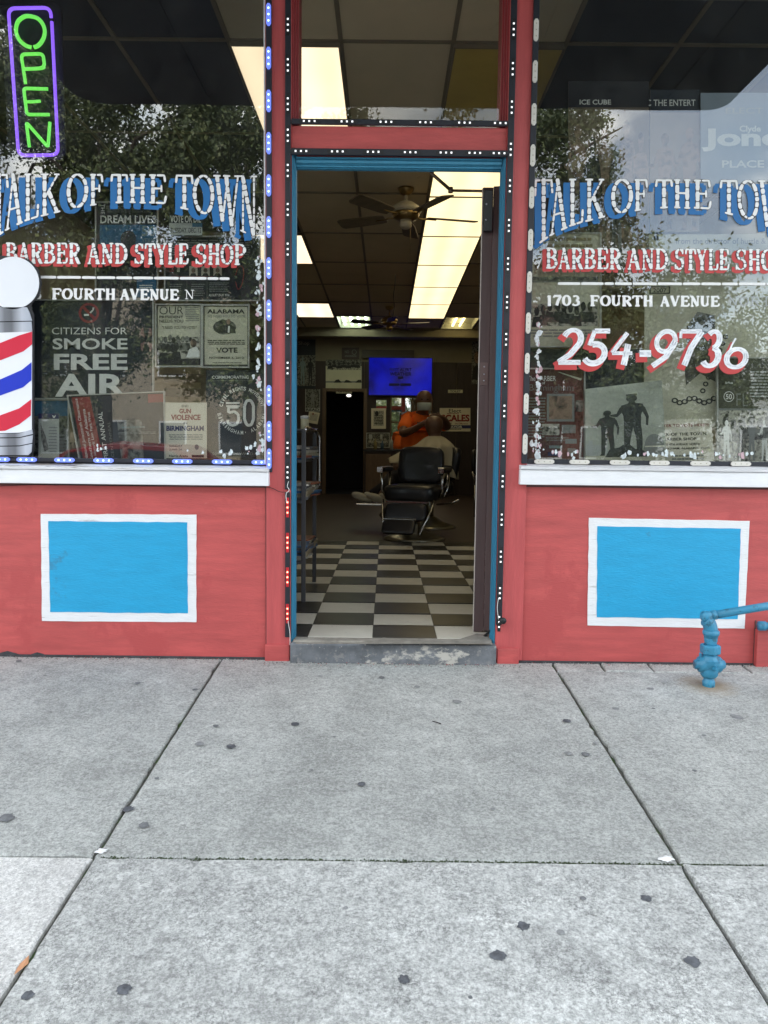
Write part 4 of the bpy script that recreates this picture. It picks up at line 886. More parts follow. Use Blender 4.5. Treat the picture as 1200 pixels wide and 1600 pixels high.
poster('dark blue CITIZENS FOR SMOKE FREE AIR poster with no smoking sign', R4(50, 470, 239, 622), .095, INKD, [
    ('c', (.47, .125, .085), INKR, {'r0': .064, 'ry': .105}), ('p', [(.408, .065), (.425, .045), (.535, .185), (.518, .205)], INKR), ('r', (.43, .135, .47, .155), INKW), ('p', [(.475, .12), (.50, .09), (.50, .07), (.515, .07), (.512, .095), (.485, .13)], INKW),
    ('t', 'CITIZENS FOR', (.165, .275, .785, .345), INKW, .0), ('t', 'SMOKE', (.17, .385, .79, .50), INKW, .02), ('t', 'FREE', (.18, .545, .79, .71), INKW, .03), ('t', 'AIR', (.19, .75, .78, .985), INKW, .03)] +
    [('p', [(.945 + .05 * math.cos(a) * .3, .40 + .09 * math.sin(a) * .3), (.945 + .05 * math.cos(a + .35), .40 + .15 * math.sin(a + .35)), (.945 + .05 * math.cos(a) * 1.1, .40 + .15 * math.sin(a) * 1.2), (.945 + .05 * math.cos(a - .3), .40 + .15 * math.sin(a - .3))], mat('dusty_pink_print', (.22, .12, .12), .6)) for a in (.6, 2.5, 3.8, 5.6)], FRW, fw=2.2)
poster('cream OUR PRESIDENT NEEDS YOU poster with a crowd photograph', R4(245, 477, 314, 572), .09, BEIGE, [
    ('t', 'OUR', (.06, .02, .60, .15), INK, -.01), ('t', 'PRESIDENT', (.06, .17, .60, .215), INK, .02), ('t', 'NEEDS YOU', (.06, .235, .60, .285), INK), ('l', .64, .03, .96, .27, 8, INKG), ('t', '"I NEED YOU TO VOTE."', (.12, .34, .90, .39), INK),
    ('r', (.03, .52, .97, .88), PHB)] + heads(.06, .72, .56, 7, .045, PHD, 3) + heads(.1, .5, .68, 4, .06, INK, 5) + [('c', (.83, .62, .07), PHM, {'ry': .07}), ('p', [(.66, .86), (.74, .72), (.9, .68), (.97, .76), (.97, .86)], INKW), ('r', (.02, .88, .98, .985), INK), ('r', (0, 0, .02, 1), INK), ('r', (.98, 0, 1, 1), INK), ('r', (0, 0, 1, .012), INK)], FRW, fw=2)
poster('cream ALABAMA VOTE poster with two small embracing figures', R4(318, 478, 388, 573), .09, BEIGE, [
    ('t', 'ALABAMA', (.08, .055, .92, .125), INK, .03), ('t', 'WE NEED YOU TO VOTE', (.08, .15, .92, .19), INKG), ('c', (.47, .35, .26), PHS, {'ry': .12}), ('c', (.43, .27, .06), INK, {'ry': .05}), ('c', (.56, .26, .045), PHM, {'ry': .045}), ('p', [(.33, .44), (.36, .33), (.48, .31), (.5, .44)], INK),
    ('p', [(.5, .45), (.5, .33), (.62, .31), (.70, .36), (.72, .45)], INK), ('p', [(.54, .44), (.55, .33), (.59, .33), (.58, .44)], INKW), ('l', .08, .56, .92, .65, 3, INK), ('t', 'VOTE', (.28, .685, .76, .77), INK, .035), ('t', 'NOVEMBER 6, 2012', (.13, .835, .90, .875), INK, .01), ('l', .2, .93, .85, .95, 1, INK), ('r', (0, 0, .02, 1), INK), ('r', (.98, 0, 1, 1), INK), ('r', (0, .965, 1, 1), INK), ('r', (0, 0, 1, .012), INK)], FRW, fw=2)
poster('tilted dark poster with a maroon band of sideways writing', [(107, 619), (256, 613), (258, 722), (127, 722)], .075, INKD, [
    ('p', [(.03, .02), (.22, .02), (.27, 1), (.03, 1)], INKR), ('t', 'National Juneteenth Observance', (.055, .04, .10, .96), INKW, 0, 90), ('t', 'Southern of Alabama', (.115, .2, .15, .97), INKW, 0, 90), ('t', 'at Historic Linn Park West', (.165, .25, .195, .97), INKW, 0, 90),
    ('t', 'FIRST ANNUAL', (.28, .25, .33, .95), INKW, 0, 90), ('t', 'CENTENNIAL', (.37, .4, .40, .93), INKG, 0, 90), ('r', (.83, .02, .995, .14), INKR), ('r', (.48, .38, .75, .98), PHD), ('l', .52, .48, .78, .52, 1, INKT), ('l', .46, .56, .9, .60, 2, INKG)], FRW, fw=1.8)
poster('cream END GUN VIOLENCE IN BIRMINGHAM leaflet leaning in the window corner', R4(258, 629, 323, 716), .07, BEIGE2, [
    ('t', 'END', (.40, .04, .56, .085), INK, .01), ('t', 'GUN', (.34, .11, .62, .195), INKR, .04), ('t', 'VIOLENCE', (.14, .215, .85, .315), INKR, .04), ('t', 'IN', (.44, .35, .53, .39), INK), ('t', 'BIRMINGHAM', (.03, .415, .93, .51), INKN, .04), ('l', .08, .57, .9, .68, 4, INKG),
    ('t', 'SUNDAY', (.1, .755, .42, .80), INKG), ('t', 'JUNE 24', (.1, .825, .40, .87), INKG), ('c', (.76, .80, .05), INKG, {'ry': .05}), ('t', 'Harris Arena', (.1, .935, .55, .98), INK), ('r', (.64, .94, .93, .985), INK)], None)
poster('narrow maroon leaflet with sideways BIRMINGHAM PEACEMAKERS', R4(243, 626, 257, 722), .078, INKR, [('t', 'BIRMINGHAM PEACEMAKERS', (.52, .06, .95, .98), INKW, .01, 90)], None)
poster('navy and grey brochure with a wing emblem and flag', R4(60, 646, 92, 716), .065, GREYP, [('r', (0, 0, 1, .12), INKN), ('p', [(.66, .03), (.76, .06), (.86, .03), (.8, .10), (.72, .10)], INKW), ('p', [(.1, .2), (.35, .5), (.5, .8), (.3, .85), (.15, .6)], PHD), ('l', .5, .3, .9, .9, 9, INKG)], None)
poster('dim photograph poster low in the window beside the pole sign', R4(52, 626, 107, 722), .105, PHD, [('r', (0, .0, 1, .25), INKB), ('l', .5, .55, .95, .9, 6, INKG)], FRW, fw=1.5)
cir = []
def circle_text(s, cx, cy, r, a0, a1, hgt, m, inv=False):
    """letters set one by one round a circle"""
    out = []; n = len(s)
    for i, ch in enumerate(s):
        if ch == ' ': continue
        a = rad(a0 + (a1 - a0) * i / (n - 1)); out.append((ch, cx + r * math.cos(a), cy - r * math.sin(a), a, inv))
    return out
c50 = poster('dark COMMEMORATING 50 civil rights anniversary poster in the window corner', R4(322, 578, 417, 716), .10, INKD, [
    ('t', 'COMMEMORATING', (.10, .065, .70, .10), INKW, .01), ('r', (.10, .12, .82, .123), INKG), ('t', '1963', (.16, .50, .28, .56), INKG, .02), ('t', '2013', (.84, .50, .96, .56), INKG, .02), ('t', '50YEARSFORWARD.COM', (.10, .935, .97, .965), INKG, .02),
    ('r', (.33, .365, .55, .385), INKW), ('r', (.33, .40, .55, .42), INKW)], None)
L = Lay(.0965)
for ch, x, y, a, inv in circle_text('CIVIL RIGHTS MOVEMENT', 378, 640, 33, 168, 12, 0, INKW) + circle_text('BIRMINGHAM, ALABAMA', 378, 640, 36, 192, 348, 0, INKW, True):
    v, f = text_geo(ch, .02); w_, h_ = (2.0 if ch == 'I' else (1.2 if ch == ',' else 4.0)), (5.8 if ch != ',' else 2); t = a - math.pi / 2 if not inv else a + math.pi / 2; vs = []
    for p, q in v:
        dx, dy = (p - .5) * w_, (q - .5) * h_ * (1 if not inv else 1); vs.append(P(x + dx * math.cos(t) - dy * math.sin(t), y - (dx * math.sin(t) + dy * math.cos(t)), L.Y))
    L.b.add(vs, f, INKW)
for ch, x0, x1 in (('0', 379, 399),):
    L.stroke([(x0 + 3, 634), (x0 + 3, 655), (x0 + 6, 663), (x0 + 10, 665), (x1 - 6, 663), (x1 - 3, 655), (x1 - 3, 634), (x1 - 6, 627), (x0 + 10, 625), (x0 + 6, 627), (x0 + 3, 634)], 4.6, INKW)
L.stroke([(373, 636.5), (356, 636.5)], 3.6, INKW); L.stroke([(357, 634), (357, 645), (366, 643), (372, 647), (373, 655), (370, 663), (362, 665), (356, 661), (356, 656)], 4.2, INKW); L.build('round_lettering', c50)
cable([P(368, 430, .09), P(372, 418, .085), P(378, 416, .085), P(381, 428, .085), P(377, 446, .085), P(372, 452, .085), P(368, 440, .09)], .0022, INKR, 'unlit_neon_loop', 'small unlit red neon tube loops above the notice board corner', 'neon sign')
# right window
poster('large film poster with a black title band over a standing group on brown', R4(888, 127, 1014, 452), .11, mat('brown_print', (.16, .12, .08), .65, var=.25, vs=4), [
    ('r', (0, 0, 1, .125), INK), ('t', 'ICE CUBE', (.14, .088, .53, .112), INKW, .02)] + sum([person_sil(x, y0, y1, w, mm) for x, y0, y1, w, mm in ((.12, .2, .8, .26, PHM), (.45, .22, .84, .24, PHM), (.72, .18, .80, .26, PHM), (.3, .26, .9, .24, INK), (.9, .24, .88, .22, PHM), (.6, .30, .92, .22, PHD))], []) +
    [('t', 'BARBER SHOP', (.1, .905, .98, .96), mat('gold_print', (.26, .20, .10), .6), .02), ('t', 'BUSINESS', (.42, .965, .98, .995), MATS['gold_print'], .01)], None)
poster('narrow tan film poster with a dark title band, right of the large one', R4(1016, 140, 1093, 362), .112, mat('tan_print', (.25, .20, .15), .65, var=.3, vs=3), [('r', (0, 0, 1, .16), INKD), ('t', 'CEDRIC THE ENTERT', (-.5, .070, .92, .115), INKW, .01)] + person_sil(.3, .3, .99, .5, PHM) + person_sil(.8, .26, .99, .5, PHM), None)
poster('pale blue campaign poster with a big white serif name and PLACE 1', R4(1095, 145, 1290, 300), .10, mat('pale_blue_paper', (.30, .36, .42), .7, var=.12, vs=4), [('t', 'Clyde', (.31, .33, .48, .41), INKW, .03), ('t', 'Jones', (.01, .36, .78, .59), INKW, .04), ('t', 'PLACE 1', (.17, .68, .58, .755), INKW, .02), ('t', 'ELECT', (.2, .15, .5, .21), GREYP, .01)], None)
poster('cream event poster with a black and white group photograph', R4(825, 366, 937, 541), .10, BEIGE, [('c', (.13, .16, .055), INKG, {'r0': .042, 'ry': .035}), ('r', (.125, .11, .135, .24), INKG), ('r', (.08, .155, .18, .165), INKG), ('r', (0, .38, .98, .43), INKG), ('t', 'JUNE 28, 2014  DOORS OPEN 9AM - SEMINARS 10:30AM', (.02, .39, .95, .42), INK), ('r', (.03, .62, .97, .82), PHB)] + heads(.08, .92, .66, 9, .035, INK, 8) + [('l', .03, .85, .97, .93, 3, INKG), ('l', .05, .03, .9, .33, 5, MATS['gold_print'])], FRW, fw=2)
poster('tall cream film poster with a figure and chain links', [(1008, 366), (1218, 366), (1121, 668), (1006, 668)][0:1] + [(1225, 366), (1225, 668), (1006, 668)], .13, BEIGE, [
    ('t', 'from the director of hustle & flow', (.22, .02, .98, .05), INKG), ('c', (.08, .02, .02), INK, {'ry': .014}), ('c', (.40, .52, .10), PHS, {'ry': .10}), ('p', [(.3, .48), (.38, .40), (.5, .42), (.52, .56), (.45, .5), (.36, .5)], PHD), ('p', [(.28, .64), (.34, .58), (.5, .6), (.62, .7), (.55, .78), (.4, .72), (.30, .78)], PHS)] +
    [('c', (.22 + .035 * i, .86 + .012 * math.sin(i * 1.3), .024), INK, {'r0': .012, 'ry': .014}) for i in range(12)] + [('c', (.42 + .02 * i, .80 - .035 * i + .01, .02), INK, {'r0': .010, 'ry': .013}) for i in range(9)], None, fw=2)
poster('small tag reading 2007 in the middle of the right window', R4(1016, 449, 1045, 458), .08, BEIGE, [('t', '2007', (.15, .15, .88, .88), INK, .02)], INK, fw=1)
poster('dark blank board behind the telephone number', R4(826, 545, 1006, 720), .14, INKD, [], None, cat='board')
poster('maroon documentary poster with small framed pictures', R4(822, 577, 912, 724), .09, mat('maroon_paper', (.10, .018, .016), .65, var=.25, vs=6), [
    ('t', 'The BARBER', (.02, .07, .52, .125), INKW, .01), ('t', 'of', (.27, .13, .33, .16), INKW), ('t', 'Birmingham', (.06, .16, .82, .25), INKG, -.01), ('l', .03, .30, .34, .74, 14, INKG), ('r', (.36, .26, .84, .555), INKG), ('r', (.40, .285, .80, .53), PHM), ('r', (.86, .33, .99, .45), PHD), ('r', (.28, .58, .58, .70), PHB), ('r', (.62, .59, .86, .68), INKG), ('l', .34, .72, .74, .77, 3, INKG), ('r', (.68, .74, .88, .79), INKT), ('r', (.4, .81, .62, .84), INKT), ('r', (.72, .84, .86, .90), INKG), ('r', (.38, .88, .62, .92), INKN), ('l', .04, .95, .8, .98, 1, INKG), ('p', [(.55, .03), (.59, .03), (.97, .10), (.95, .12)], BEIGE)], FRW, fw=2)
poster('tilted sepia photograph of statues before a domed building', [(914, 608), (1034, 594), (1042, 726), (915, 727)], .06, SKYG, [
    ('r', (0, .86, 1, 1), BEIGE), ('p', [(.0, .72), (.04, .72), (.04, .68), (.09, .68), (.09, .74), (.22, .74), (.22, .66), (.28, .66), (.28, .88), (0, .88)], GREYP), ('p', [(.72, .80)] + [(.86 + .12 * math.cos(rad(a)), .76 - .13 * math.sin(rad(a))) for a in range(180, -1, -20)] + [(.98, .88), (.72, .88)], INKG), ('r', (.74, .77, .98, .785), BEIGE),
    ('p', [(.24, .90), (.30, .80), (.42, .78), (.52, .72), (.62, .80), (.72, .84), (.78, .90)], mat('bronze_print', (.035, .042, .045), .6, var=.5, vs=60))] + person_sil(.60, .13, .84, .42, MATS['bronze_print']) + person_sil(.28, .30, .88, .30, MATS['bronze_print']) + [('r', (.53, .125, .67, .15), MATS['bronze_print'])], None)
poster('cream notice inviting people to vote at the barber shop', [(1033, 656), (1111, 654), (1117, 726), (1037, 727)], .068, BEIGE2, [
    ('t', 'REGISTER TO VOTE HERE!!!', (-.2, .10, .95, .165), INKR), ('t', 'TALK OF THE TOWN', (-.1, .29, .88, .355), INK, .01), ('t', 'BARBER SHOP', (.03, .40, .68, .46), INK, .01), ('t', '1703 4TH AVENUE NORTH', (.0, .52, .74, .57), INK), ('t', 'BIRMINGHAM, ALABAMA  35203', (-.12, .61, .92, .66), INK), ('l', .15, .78, .8, .92, 2, INKG)], None)
poster('black and white street photograph with a dark band and 50 badge', R4(1121, 560, 1240, 726), .10, mat('olive_print', (.06, .06, .04), .65, var=.2), [
    ('c', (.15, .36, .07), INKW, {'r0': .06, 'ry': .05}), ('t', '50', (.11, .335, .19, .385), INKW, .02), ('t', '2F', (.1, .22, .2, .24), INKW, .02, 90), ('t', 'FL', (.25, .33, .4, .45), INKG, -.01), ('l', .42, .12, .98, .38, 9, GREYP), ('r', (0, .48, 1, 1), PHB), ('r', (0, .47, 1, .49), INKG)] + heads(.05, .95, .60, 8, .04, PHD, 9) + sum([person_sil(x, .58, .96, .14, mm) for x, mm in ((.12, INKW), (.3, PHD), (.45, INKG), (.62, INKW))], []), FRW, fw=2)

# things standing in the left window behind the leaflets: a slatted wooden seat back and a red bench
WOOD = mat('pale_slat_wood', (.30, .25, .17), .6, var=.2, st=(1, 6, 6))
sl = empty('slatted_rack', (0, 0, 0), label='pale wooden slatted rack standing behind the posters in the left window', cat='rack')
for k, z in enumerate((1.10, 1.17, 1.24, 1.31)): boxo('slat', -1.10, -.62, .30, .315, z - .02, z + .02, WOOD, sl)
for x in (-.92, -.80): boxo('upright', x, x + .05, .316, .34, FZ, 1.36, WOOD, sl)

# ================================================================== ACROSS THE STREET (seen reflected)
LEAF = mat('tree_leaf', (.070, .095, .030), .6, var=.5, vs=1.5); LEAF2 = mat('light_tree_leaf', (.12, .14, .045), .6, var=.4, vs=1.5); BARK = mat('tree_bark', (.09, .07, .05), .9, var=.3, bump=.8)
def tree(x, y, h, rx, rz, cz, n, label, seed, leaf=.075, density=1.):
    n = int(n * 2.4); rnd = np.random.RandomState(seed); z0 = gz(-4.5)
    t = empty('street_tree', (x, y, z0), label=label, cat='tree', group='trees across the street')
    b = MB(); b.tube([(0, 0, -.1), (.05, 0, h * .2), (-.08, .1, h * .4), (.05, 0, h * .8)], [.26, .2, .15, .04], BARK, 9); b.build('trunk', t)
    b = MB()
    for k in range(9):
        a = k * 2.4; r = rx * .75; zz = cz - rz * .5 + rz * 1.1 * (k / 9)
        b = MB(); b.tube([(0, 0, max(h * .22, zz - rz * .5)), (.4 * r * math.cos(a), .4 * r * math.sin(a), zz - .1), (r * math.cos(a), r * math.sin(a), zz + .5)], [.1, .06, .015], BARK, 6); b.build('limb', t)
    nc = 95; d = rnd.normal(size=(nc, 3)); d /= np.linalg.norm(d, axis=1)[:, None]; rr_ = rnd.uniform(.45, 1.02, nc)[:, None]
    cc = d * rr_ * np.array([rx, rx, rz]) + np.array([0, 0, cz]); ci = rnd.randint(0, nc, n)
    sp_ = rnd.uniform(.35, .75, nc) * rx / 3.4
    c = cc[ci] + rnd.normal(size=(n, 3)) * sp_[ci][:, None] * .50
    u = rnd.normal(size=(n, 3)); u /= np.linalg.norm(u, axis=1)[:, None]; v = np.cross(u, rnd.normal(size=(n, 3))); v /= np.linalg.norm(v, axis=1)[:, None]
    s_ = rnd.uniform(.6, 1.2, n)[:, None] * leaf
    V = np.stack([c - u * s_, c + v * s_ * .5, c + u * s_, c - v * s_ * .5], 1).reshape(-1, 3)
    me = bpy.data.meshes.new('crown'); me.vertices.add(4 * n); me.vertices.foreach_set('co', V.ravel()); me.loops.add(4 * n); me.loops.foreach_set('vertex_index', np.arange(4 * n)); me.polygons.add(n)
    me.polygons.foreach_set('loop_start', np.arange(0, 4 * n, 4)); me.materials.append(LEAF); me.materials.append(LEAF2); me.polygons.foreach_set('material_index', (rnd.rand(n) > .7).astype(int)); me.update(); me.validate()
    o = bpy.data.objects.new('crown', me); COL.objects.link(o); o.parent = t; o['kind'] = 'stuff'
tree(-12.5, -20.5, 18, 4.6, 7.4, 9.4, 34000, 'broad green tree across the street, leftmost in the left window reflection', 1)
tree(-8.2, -18.5, 13, 4.3, 5.4, 7.2, 30000, 'broad green tree across the street reflected behind the neon sign', 2)
tree(-4.0, -18.5, 14, 3.7, 5.6, 7.6, 26000, 'dense green tree across the street reflected at the right of the left window', 3)
tree(3.9, -18.0, 13, 3.2, 4.8, 7.0, 18000, 'tall ragged tree across the street reflected at the left of the right window', 4)
tree(7.9, -19.5, 8, 3.5, 3.1, 3.9, 17000, 'low spreading tree across the street reflected low in the right window', 5)
tree(-.6, -24, 5.5, 3.2, 2.0, 3.0, 9000, 'low tree far across the street opposite the doorway', 6)
tree(-17.5, -22, 15, 4.6, 6.4, 8.2, 14000, 'broad tree far to the left across the street', 7)
def building(x0, x1, y, h, m, label, wm, rows, cols):
    t = empty('street_building', ((x0 + x1) / 2, y, 0), label=label, cat='building', group='buildings across the street'); cx = (x0 + x1) / 2
    boxo('wall', x0 - cx, x1 - cx, -8, 0, gz(-4.5), h, m, t, 0); boxo('cornice', x0 - cx - .1, x1 - cx + .1, -.2, .18, h, h + .35, m, t, 0)
    for r in range(rows):
        for c in range(cols):
            xx = x0 - cx + (x1 - x0) * (c + .5) / cols; zz = .6 + (h - 1.2) * r / rows
            f = boxo('window', xx - .6, xx + .6, .0, .05, zz, zz + 1.5, WHITE, t, 0); boxo('pane', xx - .52, xx + .52, .05, .06, zz + .08, zz + 1.42, wm, f, 0)
    return t
DWN = mat('dark_window_pane', (.02, .025, .03), .1)
building(-16, -5.5, -30, 8.0, mat('pale_brick', (.42, .36, .28), .9, var=.15, vs=6), 'pale brick building behind the trees across the street', DWN, 2, 4)
tb = building(-5.0, 1.2, -34, 14.5, mat('white_render', (.60, .60, .56), .9, var=.06), 'tall white building across the street with a blue rooftop disc', DWN, 4, 3)
b = MB(); b.lathe([(1.3, 0), (1.3, .12), (.8, .3), (.8, .42), (.45, .5)], (1.0, .0, 15.2), mat('sky_blue_disc', (.05, .35, .6), .5), 28, 'z'); b.build('rooftop_disc', tb)
building(2.2, 10.2, -30, 7.0, mat('dark_brick', (.12, .07, .05), .9, var=.25, vs=8), 'dark brick building added across the street to block bright sky in the reflection', DWN, 2, 4)  # added unseen block, keeps bright low sky out of the right window reflection
building(10.5, 22, -27, 4.6, mat('clapboard', (.52, .53, .52), .8, var=.06), 'low clapboard building across the street at far right', DWN, 1, 4)
# a red car parked at the kerb behind the photographer
CARP = mat('dark_red_car_paint', (.16, .012, .014), .25, var=.05, coat=.6); CARG = mat('car_glass', (.02, .025, .03), .05)
car = empty('parked_car', (-3.0, -5.75, gz(-4.5) - .13), label='dark red saloon car at the kerb, reflected low in the left window', cat='car')
pr = [(-2.25, .35), (-2.28, .62), (-2.2, .78), (-1.35, .92), (-.75, 1.36), (-.1, 1.44), (.7, 1.40), (1.35, .98), (2.0, .93), (2.22, .80), (2.25, .38), (1.9, .26), (-1.9, .26)]
lo = [(x, z) for x, z in pr if z < 1.0] ; b = MB()
def loft(b, secs, m):
    n = len(secs[0]); vs = [q for s_ in secs for q in s_]; fs = [(i * n + j, i * n + (j + 1) % n, (i + 1) * n + (j + 1) % n, (i + 1) * n + j) for i in range(len(secs) - 1) for j in range(n)] + [tuple(range(n))[::-1], tuple(range((len(secs) - 1) * n, len(secs) * n))]
    b.add(vs, fs, m, False)
body = [(-2.25, .35), (-2.28, .62), (-2.2, .78), (-1.3, .93), (1.38, .98), (2.0, .95), (2.22, .82), (2.25, .38), (1.9, .26), (-1.9, .26)]
loft(b, [[(x * k, y, .26 + (z - .26) * q) for x, z in body] for y, k, q in ((-.86, .97, .86), (-.80, .99, .97), (-.5, 1, 1.), (.5, 1, 1.), (.80, .99, .97), (.86, .97, .86))], CARP); b.build('body', car, .02)
b = MB(); cab = [(-1.25, .92), (-.72, 1.35), (-.1, 1.44), (.65, 1.40), (1.3, .96)]
loft(b, [[(x * k, y * (1 - .0), .92 + (z - .92) * q) for x, z in cab] for y, k, q in ((-.78, 1, .02), (-.62, .92, .94), (-.4, .92, 1.), (.4, .92, 1.), (.62, .92, .94), (.78, 1, .02))], CARP); b.build('cabin', car, .02)
for s_ in (-1, 1):
    b = MB(); b.add([(x, s_ * y, z) for x, y, z in ((-1.0, .765, 1.0), (-.62, .66, 1.30), (.0, .655, 1.35), (.0, .765, 1.0))], [(0, 1, 2, 3)], CARG); b.build('side_window', car)
    b = MB(); b.add([(x, s_ * y, z) for x, y, z in ((.06, .765, 1.0), (.06, .655, 1.35), (.58, .66, 1.32), (1.0, .765, 1.01))], [(0, 1, 2, 3)], CARG); b.build('side_window', car)
    for x in (-1.42, 1.38):
        b = MB(); b.lathe([(.2, -.1), (.31, -.1), (.33, -.06), (.33, .06), (.31, .1), (.2, .1)], (x, s_ * .80, .33), mat('tyre_rubber', (.02, .02, .02), .8), 24, 'y'); w = b.build('wheel', car)
        b = MB(); b.lathe([(.04, .0), (.19, .0), (.20, s_ * .02), (.20, s_ * .03)], (x, s_ * .80 + s_ * .08, .33), STEEL, 20, 'y'); b.build('rim', w)
    b = MB(); b.cushion(-2.2, s_ * .6, .66, .06, .16, .07, mat('headlamp_glass', (.7, .7, .7), .1)); b.build('headlight', car)

# ================================================================== THE OPEN DOOR, CLOSER, HOLD-BACK
OLDW = mat('old_brown_door_wood', (.075, .050, .050), .6, var=.25, vs=3, bump=.3, st=(8, 8, .6))
door = empty('shop_door', (.484, .150, 0), rz=rad(-101), label='dark brown wooden door standing open into the shop at right', cat='door')
# local: hinge at origin, door runs along +x' ... closed it would span -x; built along -x then turned
def dbox(name, x0, x1, z0, z1, m, y0=-.0, y1=.045, par=door): return boxo(name, x0, x1, y0, y1, z0, z1, m, par, .002)
dbox('stile', -.105, .0, FZ + .01, 2.19, OLDW); dbox('stile', -.89, -.785, FZ + .01, 2.19, OLDW)
dbox('rail', -.785, -.105, FZ + .01, .36, OLDW); dbox('rail', -.785, -.105, 2.06, 2.19, OLDW); dbox('rail', -.785, -.105, .98, 1.08, OLDW)
dbox('pane', -.785, -.105, 1.08, 2.06, GL_TR, .018, .024); dbox('pane', -.785, -.105, .36, .98, GL_TR, .018, .024)
tw = boxo('door_edge_strip', .436, .484, .150, .168, FZ + .004, 2.185, OLDW, None, .002)
tw.parent = door; tw.matrix_parent_inverse = (Matrix.Translation(door.location) @ Matrix.Rotation(door.rotation_euler.z, 4, 'Z')).inverted()
def on_door(o): o.parent = door; o.matrix_parent_inverse = (Matrix.Translation(door.location) @ Matrix.Rotation(door.rotation_euler.z, 4, 'Z')).inverted(); return o
for z0, z1, x0 in ((1.28, 1.385, .441), ):
    on_door(boxo('lock_plate', x0, x0 + .036, .1465, .1502, z0, z1, mat('painted_plate', (.13, .09, .085), .4, .3), None, .001))
    for zz in (z0 + .02, z0 + .05, z1 - .02): b = MB(); b.lathe([(.004, .1445), (.004, .147)], (x0 + .018, 0, zz), STEEL, 8, 'y'); on_door(b.build('screw', None))
on_door(boxo('closer_body', .438, .480, .120, .1495, 1.98, 2.165, BLACKM, None, .004))
for zz in (2.03, 2.10): b = MB(); b.lathe([(.0045, .117), (.0045, .121)], (.449, 0, zz), STEEL, 8, 'y'); on_door(b.build('screw', None))
on_door(boxo('edge_bead', .4335, .436, .155, .168, FZ + .004, 2.183, mat('pale_edge', (.6, .55, .5), .6), None, 0))  # thin pale line down the left edge of the door
ar = MB(); A0 = P(672, 269, .22); A1 = P(704, 297, .32); A2 = P(762, 298, .17); ar.tube([A0, A1], .008, mat('bronze_metal', (.16, .12, .08), .4, .5), 8); ar.tube([A1 + Vector((0, 0, -.002)), A2 + Vector((0, 0, -.002))], .0065, MATS['bronze_metal'], 8)
ar.lathe([(.012, -.012), (.012, .012)], A1, MATS['bronze_metal'], 12); ar = ar.build('closer_arm'); on_door(ar)
hb = MB(); hb.tube([P(786, 970, -.045), P(768, 984, .03), P(752, 999, .10)], .007, BLACKM, 8); hb.lathe([(.013, -.052), (.016, -.046), (.012, -.036)], (P(786, 970, -.045).x, 0, P(786, 970, -.045).z), BLACKM, 14, 'y')
tag(hb.build('door_stay'), 'black iron door stay bar low on the right door post', 'door stay')

# ================================================================== STANDPIPE AND RAIL
SPB = mat('blue_painted_iron', (.035, .23, .38), .42, .0, var=.16, vs=9, bump=.6, bs=90, spots=[((.03, .13, .20), 20, .56, (1, 1, 1)), ((.04, .05, .06), 45, .66, (1, 1, 1)), ((.22, .10, .05), 34, .70, (1, 1, 1)), ((.35, .5, .58), 60, .73, (1, 1, 1))])
yb = G(1107, 1072).y; xb = G(1107, 1072).x; zb = gz(yb)
Q = lambda px, py: P(px, py, yb)
sp = empty('standpipe', (0, 0, 0), label='blue painted iron standpipe with valve rising from the pavement', cat='pipe')
zc = lambda py: Q(1107, py).z
R = lambda w: abs(Q(1107 + w / 2, 1000).x - Q(1107 - w / 2, 1000).x) / 2
cx_ = lambda py: Q(1106 + (1040 - py) * .02, py).x
b = MB(); b.lathe([(R(18), zc(1077)), (R(19), zc(1064)), (R(16), zc(1062)), (R(16), zc(1056))], (xb, yb, 0), SPB, 20); b.build('lower_pipe', sp)
b = MB(); b.lathe([(R(20), zc(1058)), (R(26), zc(1054)), (R(27), zc(1046)), (R(25), zc(1042)), (R(30), zc(1040)), (R(31), zc(1030)), (R(24), zc(1025)), (R(22), zc(1022))], (xb, yb, 0), SPB, 20)
b.build('valve_body', sp)
b = MB(); b.lathe([(R(15), -R(46)), (R(15), -R(36)), (R(24), -R(34)), (R(26), R(30)), (R(20), R(36)), (R(16), R(40)), (R(13), R(46))], (xb, yb, zc(1038)), SPB, 16, 'x'); b.build('valve_barrel', sp)
b = MB(); b.box(xb - R(40), xb - R(26), yb - .012, yb + .012, zc(1046), zc(1030), SPB); b.box(xb - R(33), xb - R(27), yb - .008, yb + .008, zc(1031), zc(1020), SPB); b.build('valve_key', sp, .003)
b = MB(); b.lathe([(.008, -.065), (.010, -.055), (.012, -.04)], (xb + R(4), yb, zc(1040)), SPB, 6, 'y', smooth=False); b.build('plug', sp)
b = MB(); b.lathe([(R(22), zc(1036)), (R(23), zc(1030))], (xb, yb - .02, 0), SPB, 6, smooth=False); b.build('clamp', sp)
b = MB(); b.lathe([(R(24), zc(1022)), (R(31), zc(1020)), (R(31), zc(1009)), (R(27), zc(1007))], (xb, yb, 0), SPB, 6, smooth=False); b.build('union_nut', sp, .002)
b = MB(); b.lathe([(R(19), zc(1008)), (R(18), zc(1004)), (R(20), zc(1000)), (R(20), zc(994)), (R(17), zc(992))], (xb, yb, 0), SPB, 20); b.build('upper_pipe', sp)
def bow(pts, r, name):
    q = []
    for i in range(9):
        t = i / 8; q.append(tuple((1 - t) ** 2 * np.array(pts[0]) + 2 * t * (1 - t) * np.array(pts[1]) + t * t * np.array(pts[2])))
    b = MB(); b.tube(q, r, SPB, 14); b.build(name, sp)
bow([(xb, yb, zc(996)), (xb, yb, zc(972)), (xb - .028, yb, zc(968))], R(21), 'elbow')
b = MB(); b.lathe([(R(22), zc(993)), (R(25), zc(990)), (R(25), zc(986)), (R(21), zc(984))], (xb, yb, 0), SPB, 18); b.build('collar', sp)
